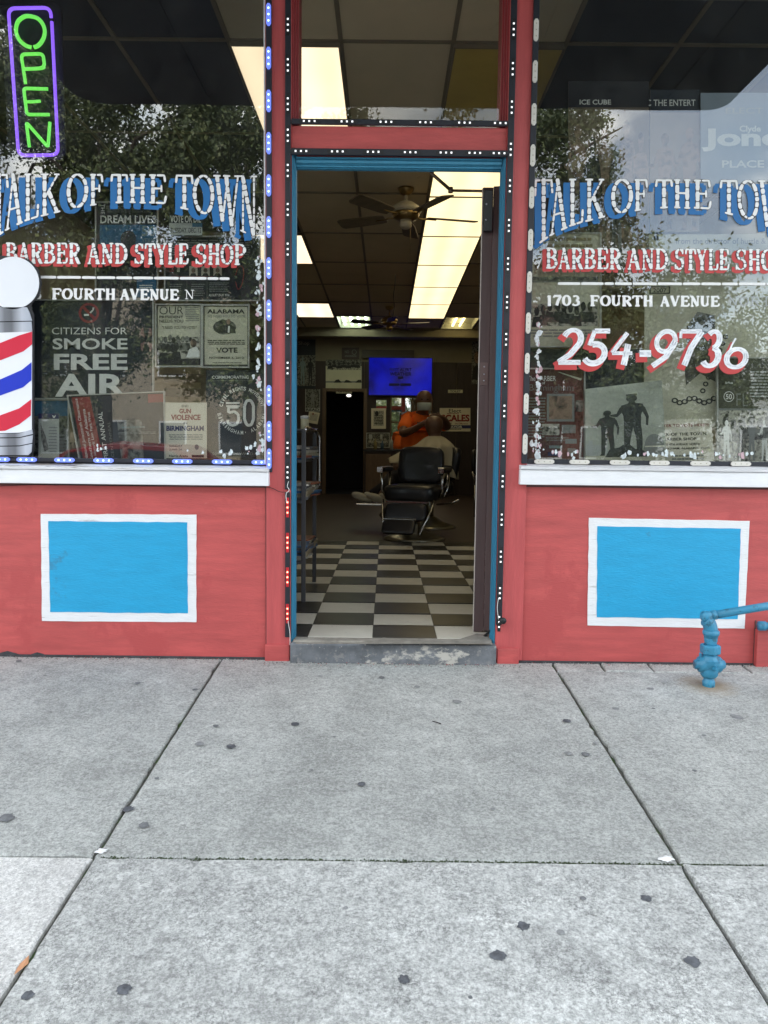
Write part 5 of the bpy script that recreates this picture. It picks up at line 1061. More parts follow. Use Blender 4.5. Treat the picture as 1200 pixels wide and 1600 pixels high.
p0 = Vector((xb - .024, yb, zc(963))); b = MB(); b.cushion(p0.x, p0.y, p0.z, R(18), R(18), R(17), SPB, p=2.6); b.build('elbow', sp)
p1 = Q(1240, 938) + Vector((0, -.02, 0)); b = MB(); b.tube([p0, p1], R(12.5), SPB, 14); b.build('branch_pipe', sp)
b = MB(); b.tube([p0 + (p1 - p0) * .05, p0 + (p1 - p0) * .11], R(15), SPB, 14); b.build('collar', sp)
zr = P(1190, 978, -.05).z; xr = P(1184, 975, -.04).x
b = MB(); b.tube([(xr, -.05, zr), (xr + .6, -.05, zr + .01)], .017, SPB, 12); b.lathe([(.022, 0), (.022, .03)], (xr, -.05, zr), SPB, 14, 'x'); tag(b.build('low_rail'), 'short blue pipe rail low against the wall at far right', 'pipe')
boxo('wall_trim', P(1182, 1000, -.02).x, P(1182, 1000, -.02).x + .30, -.028, -.0, -.08, P(1190, 984, -.02).z, RED, shop, .003)
boxo('groove', P(1178, 1000, -.0).x, P(1178, 1000, -.0).x + .006, -.0025, .001, -.08, .2, MATS['grimy_caulk'], shop, 0)
for xg, zt in ((.6035, .80), (-.5462, .79)): boxo('groove', xg - .0035, xg + .0035, -.002, .002, .0, zt, MATS['grimy_caulk'], shop, 0)

# ================================================================== BACK OF THE SHOP
YB = BY - .026
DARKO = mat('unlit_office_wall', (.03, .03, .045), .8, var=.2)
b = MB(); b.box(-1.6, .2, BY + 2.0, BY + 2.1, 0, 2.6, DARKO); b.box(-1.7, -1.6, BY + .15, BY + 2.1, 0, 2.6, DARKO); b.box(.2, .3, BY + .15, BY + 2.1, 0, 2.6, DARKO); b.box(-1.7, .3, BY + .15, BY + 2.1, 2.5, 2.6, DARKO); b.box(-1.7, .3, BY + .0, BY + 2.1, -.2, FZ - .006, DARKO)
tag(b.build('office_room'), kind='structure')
od = empty('office_door_frame', (0, 0, 0)); od.parent = wb = bpy.data.objects['wall_back']
TRB = mat('brown_door_trim', (.13, .085, .055), .5, var=.2, st=(6, 6, .7))
boxo('trim', -1.22, -1.155, BY - .035, BY + .02, FZ, 2.05, TRB, od); boxo('trim', -.435, -.37, BY - .035, BY + .02, FZ, 2.05, TRB, od); boxo('trim', -1.22, -.37, BY - .036, BY + .02, 2.05, 2.11, TRB, od)
b = MB(); c = P(545, 618, BY + .5); b.cushion(c.x, c.y, c.z, .05, .05, .03, emat('office_bulb', (1, .95, .85), 1.6), p=2); tag(b.build('office_lamp'), 'small glowing lamp just inside the dark office doorway', 'lamp')
GP = 'pictures and signs on the back wall'
poster('small plate reading OFFICE over the dark doorway', R4(525, 607, 550, 614.5), YB, BEIGE, [('t', 'OFFICE', (.14, .18, .86, .85), INK, .02)], None, 'door_sign', group=GP, cat='sign')
poster('small plate reading TOILET on the dark panelling at right', R4(700, 609, 723, 614), YB, BEIGE, [('t', 'TOILET', (.14, .18, .86, .85), INK, .02)], None, 'door_sign', group=GP, cat='sign')
poster('wide yellowed photograph of buildings over the office doorway', R4(509, 562, 565, 607), YB, BEIGE, [('r', (0, 0, 1, .22), PHD), ('r', (.03, .22, .97, .36), PHB), ('r', (0, .74, 1, .80), INKG), ('p', [(.22, .8), (.28, .7), (.36, .68), (.45, .8)], INK), ('p', [(.5, .8), (.56, .7), (.65, .72), (.74, .8)], INK), ('p', [(.82, .8), (.9, .70), (.99, .7), (.99, .8)], INK)] + heads(.05, .95, .13, 7, .04, INK, 2), None, 'picture', group=GP, cat='picture')
poster('small dark sign above the wide yellowed photograph', R4(534, 543, 561, 561), YB, mat('dark_brown_board', (.04, .02, .02), .5), [('t', 'NO', (.18, .25, .42, .5), INKG), ('c', (.72, .4, .14), INKG, {'r0': .11, 'ry': .22}), ('l', .15, .68, .85, .85, 2, INKG)], None, 'wall_sign', group=GP, cat='sign')
poster('tall dark film poster on the back wall beside the door jamb', R4(440, 527, 493, 607), YB, INKD, [('t', 'Shop', (.5, .08, .82, .17), INKG), ('r', (0, .35, 1, .95), PHD)] + person_sil(.62, .38, .92, .2, INKT) + person_sil(.85, .4, .92, .2, INK), None, group=GP)
poster('READ poster with a dim figure left of the office door', R4(477, 608, 500, 643), YB, PHD, [('r', (0, .84, 1, 1), GREYP), ('t', 'READ', (.06, .86, .94, .98), INK, .03), ('r', (0, 0, .03, 1), GREYP), ('r', (.97, 0, 1, 1), GREYP)] + person_sil(.5, .1, .8, .4, INKG), None, group=GP)
poster('crooked sheet of pale paper pinned under the READ poster', [(483, 642), (500, 645), (496, 663), (480, 660)], YB, BEIGE2, [('l', .15, .2, .85, .8, 6, INKG), ('c', (.4, .2, .08), INKR)], None, 'paper_sheet', group=GP, cat='paper')
poster('white framed ink drawing left of the mirror', R4(580, 638, 603, 670), YB - .01, BEIGE2, [('r', (.16, .12, .84, .86), PHB), ('c', (.38, .25, .12), INK), ('l', .2, .35, .8, .8, 6, INK)], None, 'picture', group=GP, cat='picture')
poster('black and white group photograph in a pale frame under the drawing', R4(573, 677, 608, 699), YB - .01, PHD, heads(.1, .9, .45, 5, .06, PHB, 4) + [('r', (.1, .08, .25, .4), GREYP), ('r', (.6, .08, .7, .4), GREYP)], FRW, 'picture', fw=.8, group=GP, cat='picture')
poster('cream election sign with a large red name and MAYOR on a blue band', R4(687, 637.5, 735, 674), YB - .004, BEIGE2, [('t', 'Elect', (.30, .04, .70, .20), INKD, .01), ('l', .24, .22, .62, .28, 1, INKR), ('t', 'SCALES', (.05, .28, .97, .58), INKR, .04), ('t', 'KNOX', (.14, .62, .40, .70), INK, .02), ('t', 'the Difference', (.5, .63, .92, .70), INKR), ('r', (0, .735, 1, .875), INKN), ('t', 'MAYOR', (.26, .755, .74, .86), INKW, .03), ('l', .3, .9, .7, .95, 1, INK)], None, 'election_sign', group=GP, cat='sign')
poster('dark portrait poster high on the wall beside the open door', R4(737, 533, 766, 600), YB, PHD, [('c', (.3, .38, .16), PHM, {'ry': .14}), ('p', [(0, .9), (.08, .62), (.3, .56), (.55, .62), (.65, .9)], INK)], None, group=GP)
boxo('wall_shelf_board', P(570, 0, YB).x, P(655, 0, YB).x, BY - .06, BY - .021, P(600, 560, YB).z, P(600, 547, YB).z, mat('dark_board', (.05, .04, .035), .5), wb, .003)
# television
tvp = [P(577, 559, BY - .10), P(674, 618, BY - .10)]
tv = empty('television', (0, 0, 0), label='large wall television showing a deep blue weather screen', cat='television')
boxo('casing', tvp[0].x - .012, tvp[1].x + .012, BY - .10, BY - .05, tvp[1].z - .014, tvp[0].z + .012, BLACKM, tv, .004); boxo('wall_bracket', .1, .4, BY - .05, BY - .021, 2.2, 2.5, BLACKM, tv, 0)
m, t, bb = _new('blue_screen'); n = t.nodes.new; l = t.links.new; cc = n('ShaderNodeTexCoord'); q = n('ShaderNodeTexNoise'); q.inputs['Scale'].default_value = 2.6; l(cc.outputs['Object'], q.inputs[0])
r = n('ShaderNodeValToRGB'); r.color_ramp.elements[0].position = .32; r.color_ramp.elements[0].color = (.002, .002, .22, 1); r.color_ramp.elements[1].position = .68; r.color_ramp.elements[1].color = (.002, .012, .95, 1)
l(q.outputs[0], r.inputs[0]); l(r.outputs[0], bb.inputs['Emission Color']); bb.inputs['Emission Strength'].default_value = E(.42); bb.inputs['Base Color'].default_value = (0, 0, .01, 1); bb.inputs['Roughness'].default_value = .2
scr = MB(); p0, p1 = tvp; scr.box(p0.x, p1.x, BY - .1025, BY - .1005, p1.z, p0.z, m); scr = scr.build('screen', tv)
L = Lay(BY - .104); SCI = mat('screen_lettering', (.0, .0, .02), .5, emit=.05, ecol=(.02, .02, .2))
L.text('FIRST ALERT', (609, 575, 643, 580.5), SCI, .02); L.text('WEATHER', (609, 581.5, 643, 587), SCI, .03); L.rect(622, 588, 630, 592, SCI); L.rect(608, 599, 624, 603, SCI); L.rect(625.5, 599, 642, 603, SCI); L.build('screen_lettering', tv)
# mirror and small mirror
MIR = mat('mirror_glass', (.85, .87, .85), .02, 1., var=0)
mr = empty('wall_mirror', (0, 0, 0), label='tall mirror under the television reflecting bright trees outside', cat='mirror')
a, c = P(611, 620, YB), P(673, 706, YB); boxo('glass', a.x, c.x, BY - .034, BY - .030, c.z, a.z, MIR, mr, 0)
for z in (a.z, (a.z + c.z) / 2 + .04): boxo('rail', a.x - .01, c.x + .01, BY - .05, BY - .0345, z - .02, z + .015, TRB, mr)
for x in (a.x, c.x, P(644, 660, YB).x): boxo('stile', x - .015, x + .015, BY - .048, BY - .0346, c.z, a.z, TRB, mr)
a, c = P(588, 625, YB), P(604, 641, YB); tag(boxo('small_mirror', a.x, c.x, BY - .035, BY - .024, c.z, a.z, MIR, None, .002), 'small square mirror above the ink drawing', 'mirror')
ct = empty('back_counter', (.15, BY - .32, FZ), label='dark wooden counter along the back wall under the mirror', cat='counter')
boxo('cabinet', -.55, 1.0, -.22, .28, 0, .84, DKW, ct, .004); boxo('counter_top', -.57, 1.02, -.25, .29, .84, .87, mat('dark_counter_top', (.03, .03, .035), .25), ct, .004)
for k in range(3): boxo('cupboard_door', -.52 + .5 * k, -.06 + .5 * k, -.236, -.2205, .06, .78, TRB, ct, .004)
BT = [(.3, .25, .12), (.06, .12, .2), (.4, .4, .38), (.12, .05, .03), (.25, .28, .25)]
for k, (x, h) in enumerate(((-.35, .2), (-.22, .16), (-.05, .24), (.62, .22), (.78, .17))):
    b = MB(); b.lathe([(.03, 0), (.032, h * .65), (.012, h * .8), (.012, h)], (0, 0, 0), mat(f'bottle_tint_{k}', BT[k], .25), 12)
    tag(b.build('bottle', None, loc=(.15 + x, BY - .35, FZ + .871)), ['amber bottle first from the left on the dark counter', 'blue bottle second from the left on the dark counter', 'tall pale bottle third on the dark counter', 'brown bottle right of the mirror foot on the counter', 'grey green bottle last on the dark counter'][k], 'bottle', 'bottles on the back counter')

# ================================================================== CEILING FANS
BRASS = mat('antique_brass', (.30, .21, .09), .3, .9); BLD = mat('dusty_fan_blade', (.16, .125, .08), .6, var=.25, vs=6, st=(1, 4, 1)); CRM = mat('cream_motor_housing', (.50, .45, .34), .45)
def fan(x, y, drop, rot, r, label, m0, mb):
    f = empty('ceiling_fan', (x, y, CZ), label=label, cat='ceiling fan', group='ceiling fans'); 
    b = MB(); b.lathe([(.02, -.055), (.045, -.045), (.065, -.02), (.07, -.001)], (0, 0, 0), BRASS, 20); b.build('ceiling_cup', f)
    b = MB(); b.lathe([(.012, -drop), (.012, -.05)], (0, 0, 0), m0, 12); b.build('rod', f)
    b = MB(); b.lathe([(.03, -drop + .02), (.07, -drop + .01), (.125, -drop - .03), (.135, -drop - .06), (.11, -drop - .075)], (0, 0, 0), m0, 24); b.build('motor', f)
    b = MB(); b.lathe([(.11, -drop - .072), (.118, -drop - .085), (.10, -drop - .12), (.06, -drop - .13)], (0, 0, 0), BRASS, 24); b.build('vent_ring', f)
    b = MB(); b.lathe([(.05, -drop - .13), (.052, -drop - .18), (.03, -drop - .20)], (0, 0, 0), m0, 18); b.build('switch_cup', f)
    z = -drop - .10
    for k in range(5):
        M = Matrix.Rotation(rad(rot + 72 * k), 4, 'Z') @ Matrix.Translation((0, 0, z)) @ Matrix.Rotation(rad(13), 4, 'X'); b = MB(); w = [(.19, .050), (.24, .062), (r * .7, .070), (r - .03, .072), (r - .005, .06), (r, .04)]
        pl = [(a_, q) for a_, q in w] + [(a_, -q) for a_, q in w[::-1]]; n = len(pl); vs = [M @ Vector((a_, q, h)) for h in (-.004, .004) for a_, q in pl]
        b.add(vs, [tuple(range(n)), tuple(range(2 * n - 1, n - 1, -1))] + [(i, (i + 1) % n, (i + 1) % n + n, i + n) for i in range(n)], mb); bl = b.build('blade', f)
        b = MB(); b.tube([M @ Vector((.09, 0, .0)), M @ Vector((.15, .02, -.012)), M @ Vector((.2, 0, -.008)), M @ Vector((.27, 0, -.008))], .008, BRASS, 6); b.build('blade_iron', bl)
    b = MB(); b.tube([(.04, -.03, -drop - .18), (.04, -.03, -drop - .42)], .0015, BRASS, 5); b.build('pull_chain', f)
    return f
fan(.145, 3.14, .13, 12, .63, 'nearer ceiling fan with cream motor and five dusty brown blades', CRM, BLD)
fan(.03, 8.5, .16, -14, .63, 'farther ceiling fan with brass body near the back wall', BRASS, mat('dark_fan_blade', (.05, .04, .035), .5))
cable([P(618, 430, 4.9), P(617, 445, 4.9), P(615, 462, 4.95), P(616, 480, 5.0), P(613, 497, 5.0)], .004, WIRE, 'hanging_wire', 'thin dark wire hanging from the ceiling behind the near fan', 'wire')

# ================================================================== BARBER CHAIRS
VIN = mat('black_vinyl', (.008, .009, .014), .38, var=.2, bump=.25, bs=30, coat=.2); BASEM = mat('tarnished_base', (.42, .40, .32), .28, .9, var=.2)
def barber_chair(label, loc, rz):
    c = empty('barber_chair', loc, rz, label=label, cat='barber chair', group='barber chairs')
    b = MB(); b.lathe([(.30, 0), (.305, .012), (.24, .035), (.14, .07), (.075, .12), (.06, .125)], (0, 0, 0), BASEM, 32); b.build('base', c)
    b = MB(); b.lathe([(.05, .12), (.05, .30), (.075, .31), (.075, .36)], (0, 0, 0), CHROME, 20); b.build('column', c)
    b = MB(); b.cushion(0, -.02, .46, .265, .27, .085, VIN, p=5); b.build('seat', c)
    b = MB(); M = Matrix.Translation((0, .25, .72)) @ Matrix.Rotation(rad(-10), 4, 'X'); b.cushion(0, 0, 0, .235, .055, .19, VIN, M, p=5); b.build('backrest', c)
    for s_ in (-1, 1):
        b = MB(); b.cushion(s_ * .30, .0, .685, .038, .20, .028, VIN, p=4); a = b.build('armrest', c)
        b = MB(); b.box(s_ * .30 - .030, s_ * .30 + .030, -.212, -.190, .655, .71, CHROME); b.build('end_plate', a, .004)
        b = MB(); b.tube([(s_ * .30, .16, .67), (s_ * .30, .14, .50), (s_ * .27, .08, .42)], .014, CHROME, 8); b.build('arm_bracket', c); b = MB(); b.tube([(s_ * .30, -.15, .67), (s_ * .30, -.13, .50), (s_ * .27, -.1, .42)], .014, CHROME, 8); b.build('arm_bracket', c)
        b = MB(); b.tube([(s_ * .25, -.26, .40), (s_ * .235, -.33, .30), (s_ * .17, -.50, .10)], .010, CHROME, 8); b.build('side_rail', c)
    M = Matrix.Translation((0, -.345, .29)) @ Matrix.Rotation(rad(-22), 4, 'X'); b = MB(); b.cushion(0, 0, 0, .20, .028, .085, VIN, M, p=6); b.build('leg_rest', c)
    b = MB(); b.box(-.21, .21, -.315, -.300, .375, .393, CHROME); b.build('trim_bar', c, .002)
    M = Matrix.Translation((-.03, -.50, .165)) @ Matrix.Rotation(rad(-38), 4, 'X'); b = MB(); b.cushion(0, 0, 0, .155, .022, .075, VIN, M, p=7); fr = b.build('footrest', c)
    b = MB(); b.box(-.155, .155, -.015, .015, .075, .088, CHROME, M); b.build('footrest_edge', fr, .002)
    b = MB(); b.box(-.10, .14, -.46, -.44, .10, .19, BASEM, None); b.build('tread_plate', c, .003)
    b = MB(); b.tube([(.2, .1, .34), (.36, .02, .36), (.44, -.02, .40)], .010, CHROME, 8); b.build('lever', c)
    return c
barber_chair('empty black vinyl barber chair with chrome footrest facing the door', (.29, 3.95, FZ), rad(-16))
barber_chair('black barber chair under the customer in the white cape', (.50, 5.10, FZ), rad(-84))

# ================================================================== PEOPLE
SKIN = mat('dark_brown_skin', (.13, .066, .042), .42, var=.1, spec=.6); ORANGE = mat('orange_tshirt', (.95, .17, .015), .8, var=.06, vs=9, bump=.3, bs=25); TROU = mat('black_trousers', (.018, .018, .025), .85); SHOE = mat('pale_trainer', (.42, .42, .38), .6); MASK = mat('pale_blue_mask', (.42, .50, .50), .8); CAPE = mat('white_barber_cape', (.46, .43, .33), .75, var=.08, bump=.3, bs=12); SHO2 = mat('dark_trainer', (.05, .05, .05), .6)
def skin(name, V, Ed, m, parent, sub=2, root=0):
    me = bpy.data.meshes.new(name); bm = bmesh.new(); lay = bm.verts.layers.skin.new(); vs = []
    for i, v in enumerate(V):
        q = bm.verts.new(v[:3]); r = v[3]; r = r if isinstance(r, tuple) else (r, r); k = 1.17 if r[0] > .02 else 1.; q[lay].radius = (r[0] * k, r[1] * k); q[lay].use_root = (i == root); vs.append(q)
    for a, b_ in Ed: bm.edges.new((vs[a], vs[b_]))
    bm.to_mesh(me); bm.free(); me.materials.append(m); o = bpy.data.objects.new(name, me); COL.objects.link(o); o.parent = parent
    s_ = o.modifiers.new('skin', 'SKIN'); s_.use_smooth_shade = True; s_.branch_smoothing = .3; q = o.modifiers.new('sub', 'SUBSURF'); q.levels = q.render_levels = sub; return o
def chain(V, Ed, pts, start=None):
    prev = start
    for p in pts:
        V.append(p); i = len(V) - 1
        if prev is not None: Ed.append((prev, i))
        prev = i
    return prev
def hand(V, Ed, wrist, d, side, curl):
    """palm and five bent fingers growing from the wrist vertex"""
    d = Vector(d).normalized(); side = Vector(side).normalized(); nrm = Vector(curl).normalized(); w = Vector(V[wrist][:3]); pm = w + d * .05
    V.append((*pm, .026)); Ed.append((wrist, len(V) - 1)); pi_ = len(V) - 1
    for k, L_ in enumerate((.065, .075, .070, .055)):
        o_ = side * (.026 - .0175 * k); a = pm + d * .035 + o_; b_ = a + d * L_ * .5 + nrm * .012; c_ = b_ + d * L_ * .25 + nrm * .035
        chain(V, Ed, [(*a, .0095), (*b_, .0085), (*c_, .0075)], pi_)
    a = w + d * .03 + side * .035; b_ = a + d * .03 + side * .012 + nrm * .01; chain(V, Ed, [(*a, .011), (*b_, .009)], pi_)
# the barber, bending over the customer
bar = empty('person', (.42, 5.9, FZ), label='standing barber in orange T-shirt and face mask bending over the customer', cat='person')
def rel(p, o): return (p[0] - o[0], p[1] - o[1], p[2] - o[2], p[3])
OB = (.42, 5.9, FZ); V = []; Ed = []
T = lambda x, y, z, r: rel((x, y, z, r), OB)
pel = chain(V, Ed, [T(.36, 6.05, .93, (.15, .12))]); ch = chain(V, Ed, [T(.38, 5.99, 1.1, (.12, .10)), T(.42, 5.89, 1.27, (.115, .09)), T(.44, 5.85, 1.36, (.07, .06))], pel)
nk = chain(V, Ed, [T(.445, 5.79, 1.435, .056)], ch); hd = chain(V, Ed, [T(.450, 5.75, 1.485, (.072, .080)), T(.454, 5.74, 1.53, (.086, .098)), T(.456, 5.735, 1.575, (.092, .104)), T(.456, 5.74, 1.62, (.086, .098)), T(.456, 5.745, 1.65, (.068, .078)), T(.456, 5.75, 1.675, (.038, .044))], nk)
ra = chain(V, Ed, [T(.27, 5.84, 1.345, .062), T(.22, 5.72, 1.24, .052), T(.195, 5.58, 1.15, .046), T(.32, 5.44, 1.20, .037), T(.43, 5.33, 1.27, .027)], ch); hand(V, Ed, ra, (.9, -.35, .25), (0, .3, .9), (.3, .8, 0))
la = chain(V, Ed, [T(.61, 5.84, 1.345, .062), T(.69, 5.72, 1.27, .052), T(.73, 5.56, 1.24, .046), T(.69, 5.40, 1.30, .037), T(.635, 5.29, 1.345, .027)], ch); hand(V, Ed, la, (-.75, -.6, .05), (0, .2, .9), (-.6, .6, -.3))
for s_ in (-1, 1): chain(V, Ed, [T(.37 + s_ * .09, 6.05, .82, .088), T(.38 + s_ * .12, 6.0, .50, .06), T(.38 + s_ * .15, 6.06, .17, .042), T(.38 + s_ * .155, 6.0, .115, (.04, .03)), T(.38 + s_ * .16, 5.90, .108, .032)], pel)
skin('body', V, Ed, SKIN, bar)
V = []; Ed = []; p = chain(V, Ed, [T(.36, 6.05, .90, (.19, .155)), T(.38, 5.99, 1.08, (.19, .15)), T(.42, 5.89, 1.27, (.195, .14)), T(.44, 5.84, 1.36, (.16, .12)), T(.445, 5.815, 1.415, (.085, .075))])
p -= 1
chain(V, Ed, [T(.265, 5.84, 1.345, .082), T(.215, 5.72, 1.24, .076), T(.205, 5.66, 1.195, .07)], p); chain(V, Ed, [T(.615, 5.84, 1.345, .082), T(.695, 5.72, 1.27, .076), T(.712, 5.65, 1.252, .07)], p); skin('tshirt', V, Ed, ORANGE, bar)
V = []; Ed = []; p = chain(V, Ed, [T(.36, 6.05, .90, (.17, .14))])
for s_ in (-1, 1): chain(V, Ed, [T(.37 + s_ * .09, 6.05, .82, .10), T(.38 + s_ * .12, 6.0, .50, .078), T(.38 + s_ * .15, 6.05, .2, .062)], p)
skin('trousers', V, Ed, TROU, bar)
for s_ in (-1, 1): b = MB(); b.cushion(-.04 + s_ * .157, .02, .045, .05, .135, .045, SHO2, p=2.8); b.build('shoe', bar)
b = MB()
for i in range(9):
    for j in range(6):
        pass
M = Matrix.Translation((.456 - .42, 5.735 - 5.9, 1.488 - FZ)); vs = []
for i in range(9):
    for j in range(7): a = rad(-64 + 16 * i) ; z = -.052 + .0155 * j; r_ = .100 + .014 * math.cos(a) * (1 - abs(z) / .06); vs.append(M @ Vector((r_ * math.sin(a) * .95, -r_ * math.cos(a) * 1.08 + .0, z + .003 * (j % 2))))
b.add(vs, [(i * 7 + j, i * 7 + j + 1, i * 7 + j + 8, i * 7 + j + 7) for i in range(8) for j in range(6)], MASK, True); mk = b.build('face_mask', bar); so = mk.modifiers.new('t', 'SOLIDIFY'); so.thickness = .003
b = MB()
for s_ in (-1, 1): b.cushion(.036 + s_ * .094, -.155, 1.555 - FZ, .012, .022, .032, SKIN, p=2)
b.build('ears', bar); b = MB()
for s_ in (-1, 1): b.cushion(.036 + s_ * .034, -.262, 1.568 - FZ, .016, .010, .007, mat('dark_eye', (.02, .015, .012), .2), p=2)
b.build('eyes', bar)
L = Lay(5.69); L.text('MILES', (652, 659, 668, 663), INKD, .02); L.text('ALL IN', (653, 664, 667, 668), INKD, .02); pr_ = L.build('shirt_print', None); pr_.parent = bar; pr_.matrix_parent_inverse = Matrix.Translation(OB).inverted()
b = MB(); b.cushion(.55, 5.26, 1.315, .05, .022, .02, BLACKM, p=4); tag(b.build('hair_clippers'), 'black hair clippers held at the customer head', 'clippers')
# the customer, seated sideways under a white cape
cu = empty('person', (.52, 5.12, FZ), label='seated bald customer under a white cape, seen from behind', cat='person'); OB = (.52, 5.12, FZ); V = []; Ed = []
pel = chain(V, Ed, [T(.50, 5.12, .66, (.15, .15))]); ch = chain(V, Ed, [T(.53, 5.12, .85, (.13, .15)), T(.55, 5.13, 1.0, (.12, .16)), T(.552, 5.13, 1.06, (.08, .10))], pel); nk = chain(V, Ed, [T(.55, 5.13, 1.12, .055)], ch)
chain(V, Ed, [T(.547, 5.13, 1.165, (.075, .070)), T(.542, 5.13, 1.205, (.098, .090)), T(.54, 5.13, 1.25, (.108, .098)), T(.54, 5.13, 1.295, (.102, .094)), T(.54, 5.13, 1.325, (.080, .076)), T(.54, 5.13, 1.352, (.045, .042))], nk)
for s_ in (-1, 1):
    h_ = chain(V, Ed, [T(.53, 5.13 + s_ * .17, 1.01, .055), T(.46, 5.13 + s_ * .24, .86, .045), T(.36, 5.12 + s_ * .27, .79, .036), T(.24, 5.10 + s_ * .27, .80, .026)], ch); hand(V, Ed, h_, (-1, 0, -.1), (0, s_ * -1, 0), (0, 0, -1))
    chain(V, Ed, [T(.42, 5.12 + s_ * .09, .66, .085), T(.10, 5.09 + s_ * .11, .68, .062), T(-.02, 5.02 + s_ * .09, .46, .05), T(-.07, 4.97 + s_ * .09, .33 + .12, .036)], pel)
skin('body', V, Ed, SKIN, cu)
V = []; Ed = []; p = chain(V, Ed, [T(.50, 5.12, .66, (.165, .165))])
for s_ in (-1, 1): chain(V, Ed, [T(.42, 5.12 + s_ * .09, .66, .098), T(.10, 5.09 + s_ * .11, .68, .078), T(-.02, 5.03 + s_ * .09, .50, .064)], p)
skin('trousers', V, Ed, TROU, cu)
for k, (x, y) in enumerate(((-.26, 5.02), (-.09, 4.86))):
    b = MB(); M = Matrix.Translation((x - .52, y - 5.12, .43 - FZ)) @ Matrix.Rotation(rad(16), 4, 'Y'); b.cushion(0, 0, 0, .125, .048, .042, SHOE, M, p=2.6); b.cushion(.06, 0, .03, .055, .042, .045, SHOE, M, p=2.4); b.build('shoe', cu)
    b = MB(); b.tube([(x + .10 - .52, y - 5.12, .46 - FZ), (.02 + x * .1 - .52, y + .02 - 5.12, .56 - FZ), (.08 - .52, (5.2 if k == 0 else 4.98) - 5.12, .66 - FZ)], [.048, .06, .075], TROU, 10); b.build('trouser_leg', cu)
b = MB(); b.box(-.32 - .52, -.02 - .52, 4.78 - 5.12, 5.10 - 5.12, .355 - FZ, .375 - FZ, CHROME) ; fo = b.build('foot_plate', None, .004); fo.parent = [o for o in bpy.data.objects if o.name.startswith('barber_chair')][1]; fo.matrix_parent_inverse = (Matrix.Translation(fo.parent.location) @ Matrix.Rotation(fo.parent.rotation_euler.z, 4, 'Z')).inverted() @ Matrix.Translation(OB)
b = MB(); vs = []; NT, NS = 48, 14
for j in range(NS + 1):
    s_ = j / NS
    for i in range(NT):
        a = 2 * math.pi * i / NT; ca, sa = math.cos(a), math.sin(a); lft = max(0, -ca) ** 1.5; rgt = max(0, ca)
        u2 = max(0, (s_ - .42) / .58); u1 = min(1, s_ / .42)
        rx = .07 + .135 * u1 ** .9 + (.34 * lft + .055 * rgt) * u2 ** .8; ry = .07 + .20 * u1 ** .9 + .08 * u2
        dr = .115 * u1 ** 1.3 + (.15 * lft + .36 * (1 - lft)) * u2 ** 1.1
        fo_ = .040 * s_ * math.sin(a * 9 + 1.3) + .016 * s_ * math.sin(a * 13 + 4 * s_)
        vs.append((.552 - .52 + (rx + fo_) * ca, .01 + (ry + fo_) * sa, 1.125 - FZ - dr + .02 * math.sin(a * 5) * s_ * s_ + .012 * math.sin(a * 11 + 5 * s_) * min(1, s_ * 2)))
b.add(vs, [(j * NT + i, j * NT + (i + 1) % NT, (j + 1) * NT + (i + 1) % NT, (j + 1) * NT + i) for j in range(NS) for i in range(NT)], CAPE, True); cp = b.build('cape', cu, sub=1); so = cp.modifiers.new('t', 'SOLIDIFY'); so.thickness = .004

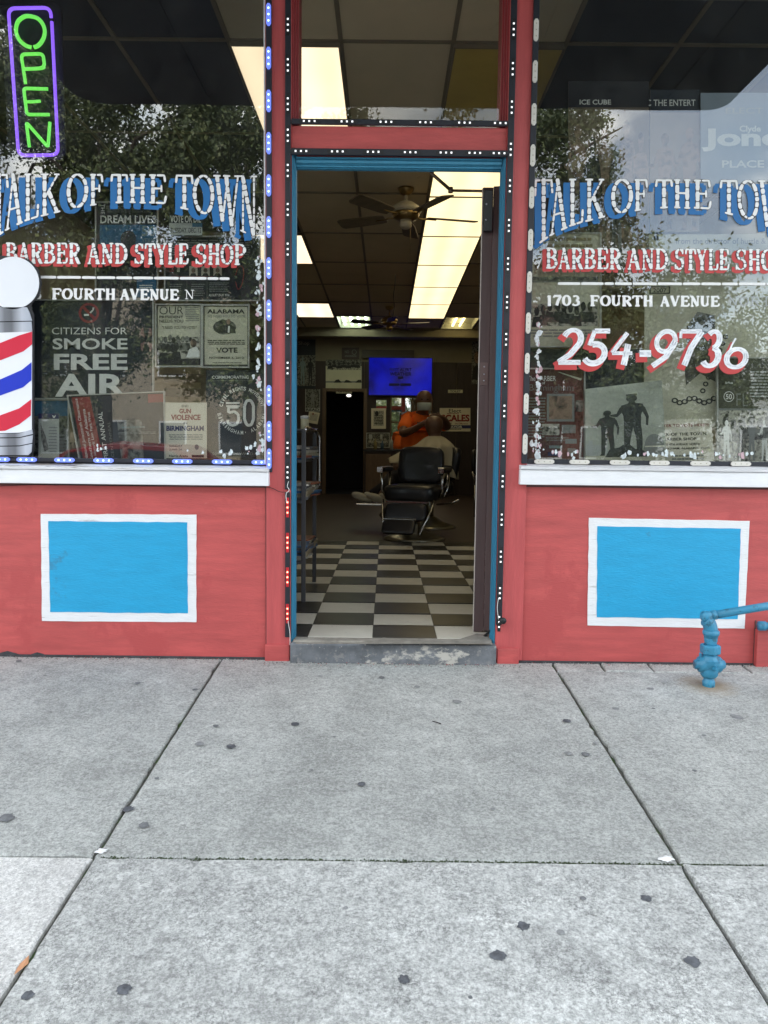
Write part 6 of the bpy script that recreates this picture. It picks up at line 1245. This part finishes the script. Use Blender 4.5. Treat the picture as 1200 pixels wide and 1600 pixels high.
# ================================================================== MAGAZINE RACK AND WAITING CHAIR
rk = empty('magazine_rack', (-.68, 1.15, FZ), label='metal magazine rack just inside the door at left', cat='rack'); GMT = mat('grey_metal', (.10, .105, .115), .4, .6)
RX = .215
for x in (-RX, RX):
    for y in (-.32, .34): boxo('upright', x - .012, x + .012, y - .012, y + .012, .0, .98, GMT, rk, .002)
for z in (.22, .57, .80): boxo('shelf', -RX + .0125, RX - .0125, -.33, .35, z, z + .014, GMT, rk, .002)
for z in (.26, .61): boxo('shelf_rail', RX + .0125, RX + .020, -.33, .35, z, z + .03, WOOD, rk, .002)
b = MB(); b.tube([(RX + .01, -.32, .98), (RX + .01, -.30, 1.0), (RX + .01, .34, 1.0), (RX + .03, .36, .95), (RX + .03, .36, .64), (RX - .06, .36, .62)], .008, CHROME, 8); b.build('wire_frame', rk)
b = MB(); b.lathe([(.0, 0), (.026, 0), (.026, .075), (.0, .075)], (0, 0, 0), mat('cream_canister', (.45, .42, .28), .4), 16); b.lathe([(.027, .075), (.027, .092), (.01, .096)], (0, 0, 0), mat('white_lid', (.6, .6, .58), .4), 16)
boxo('rack_top', -RX - .01, RX - .0, -.33, .35, .981, .991, GMT, rk, .002)
tag(b.build('canister', None, loc=(-.515, 1.35, FZ + .9925)), 'cream canister with white lid on top of the magazine rack', 'canister')
MC = [(.45, .44, .40), (.05, .14, .30), (.30, .10, .06), (.35, .33, .25), (.12, .12, .13), (.5, .48, .44)]; nms = {.234: 'bottom', .584: 'middle', .814: 'top'}
for z in (.234, .584, .814):
    k = 0
    for s_ in range(2):
        t = empty('magazine_pile', (-.585 + random.uniform(-.02, .02), 1.0 + .30 * s_, FZ + z), rad(random.uniform(-6, 6)), label=f'loose pile of magazines on the {nms[z]} shelf of the rack, {"nearer the street" if s_ == 0 else "farther from the street"}', cat='magazines', group='magazine piles on the rack')
        h = 0
        for q in range(7):
            th = random.uniform(.008, .016); M = Matrix.Translation((random.uniform(-.01, .01), random.uniform(-.01, .01), h)) @ Matrix.Rotation(rad(random.uniform(-9, 9)), 4, 'Z'); kk = random.randrange(6)
            b = MB(); b.box(-.10, .125, -.13, .13, .001, th, mat(f'magazine_cover_{kk}', MC[kk], .4, var=.35, vs=14), M); b.build('magazine', t); h += th
wc = empty('waiting_chair', (1.42, 6.6, FZ), rad(75), label='dark waiting chair with thin chrome legs by the right wall', cat='chair')
b = MB(); b.cushion(0, 0, .44, .23, .23, .035, VIN, p=5); b.build('seat', wc); b = MB(); b.cushion(0, .23, .72, .22, .03, .17, VIN, p=5); b.build('backrest', wc)
for x in (-.2, .2):
    for y in (-.2, .2): b = MB(); b.tube([(x, y, .0), (x, y, .42)], .011, CHROME, 8); b.build('leg', wc)
    b = MB(); b.tube([(x, .2, .42), (x, .24, .62)], .010, CHROME, 8); b.build('back_support', wc)
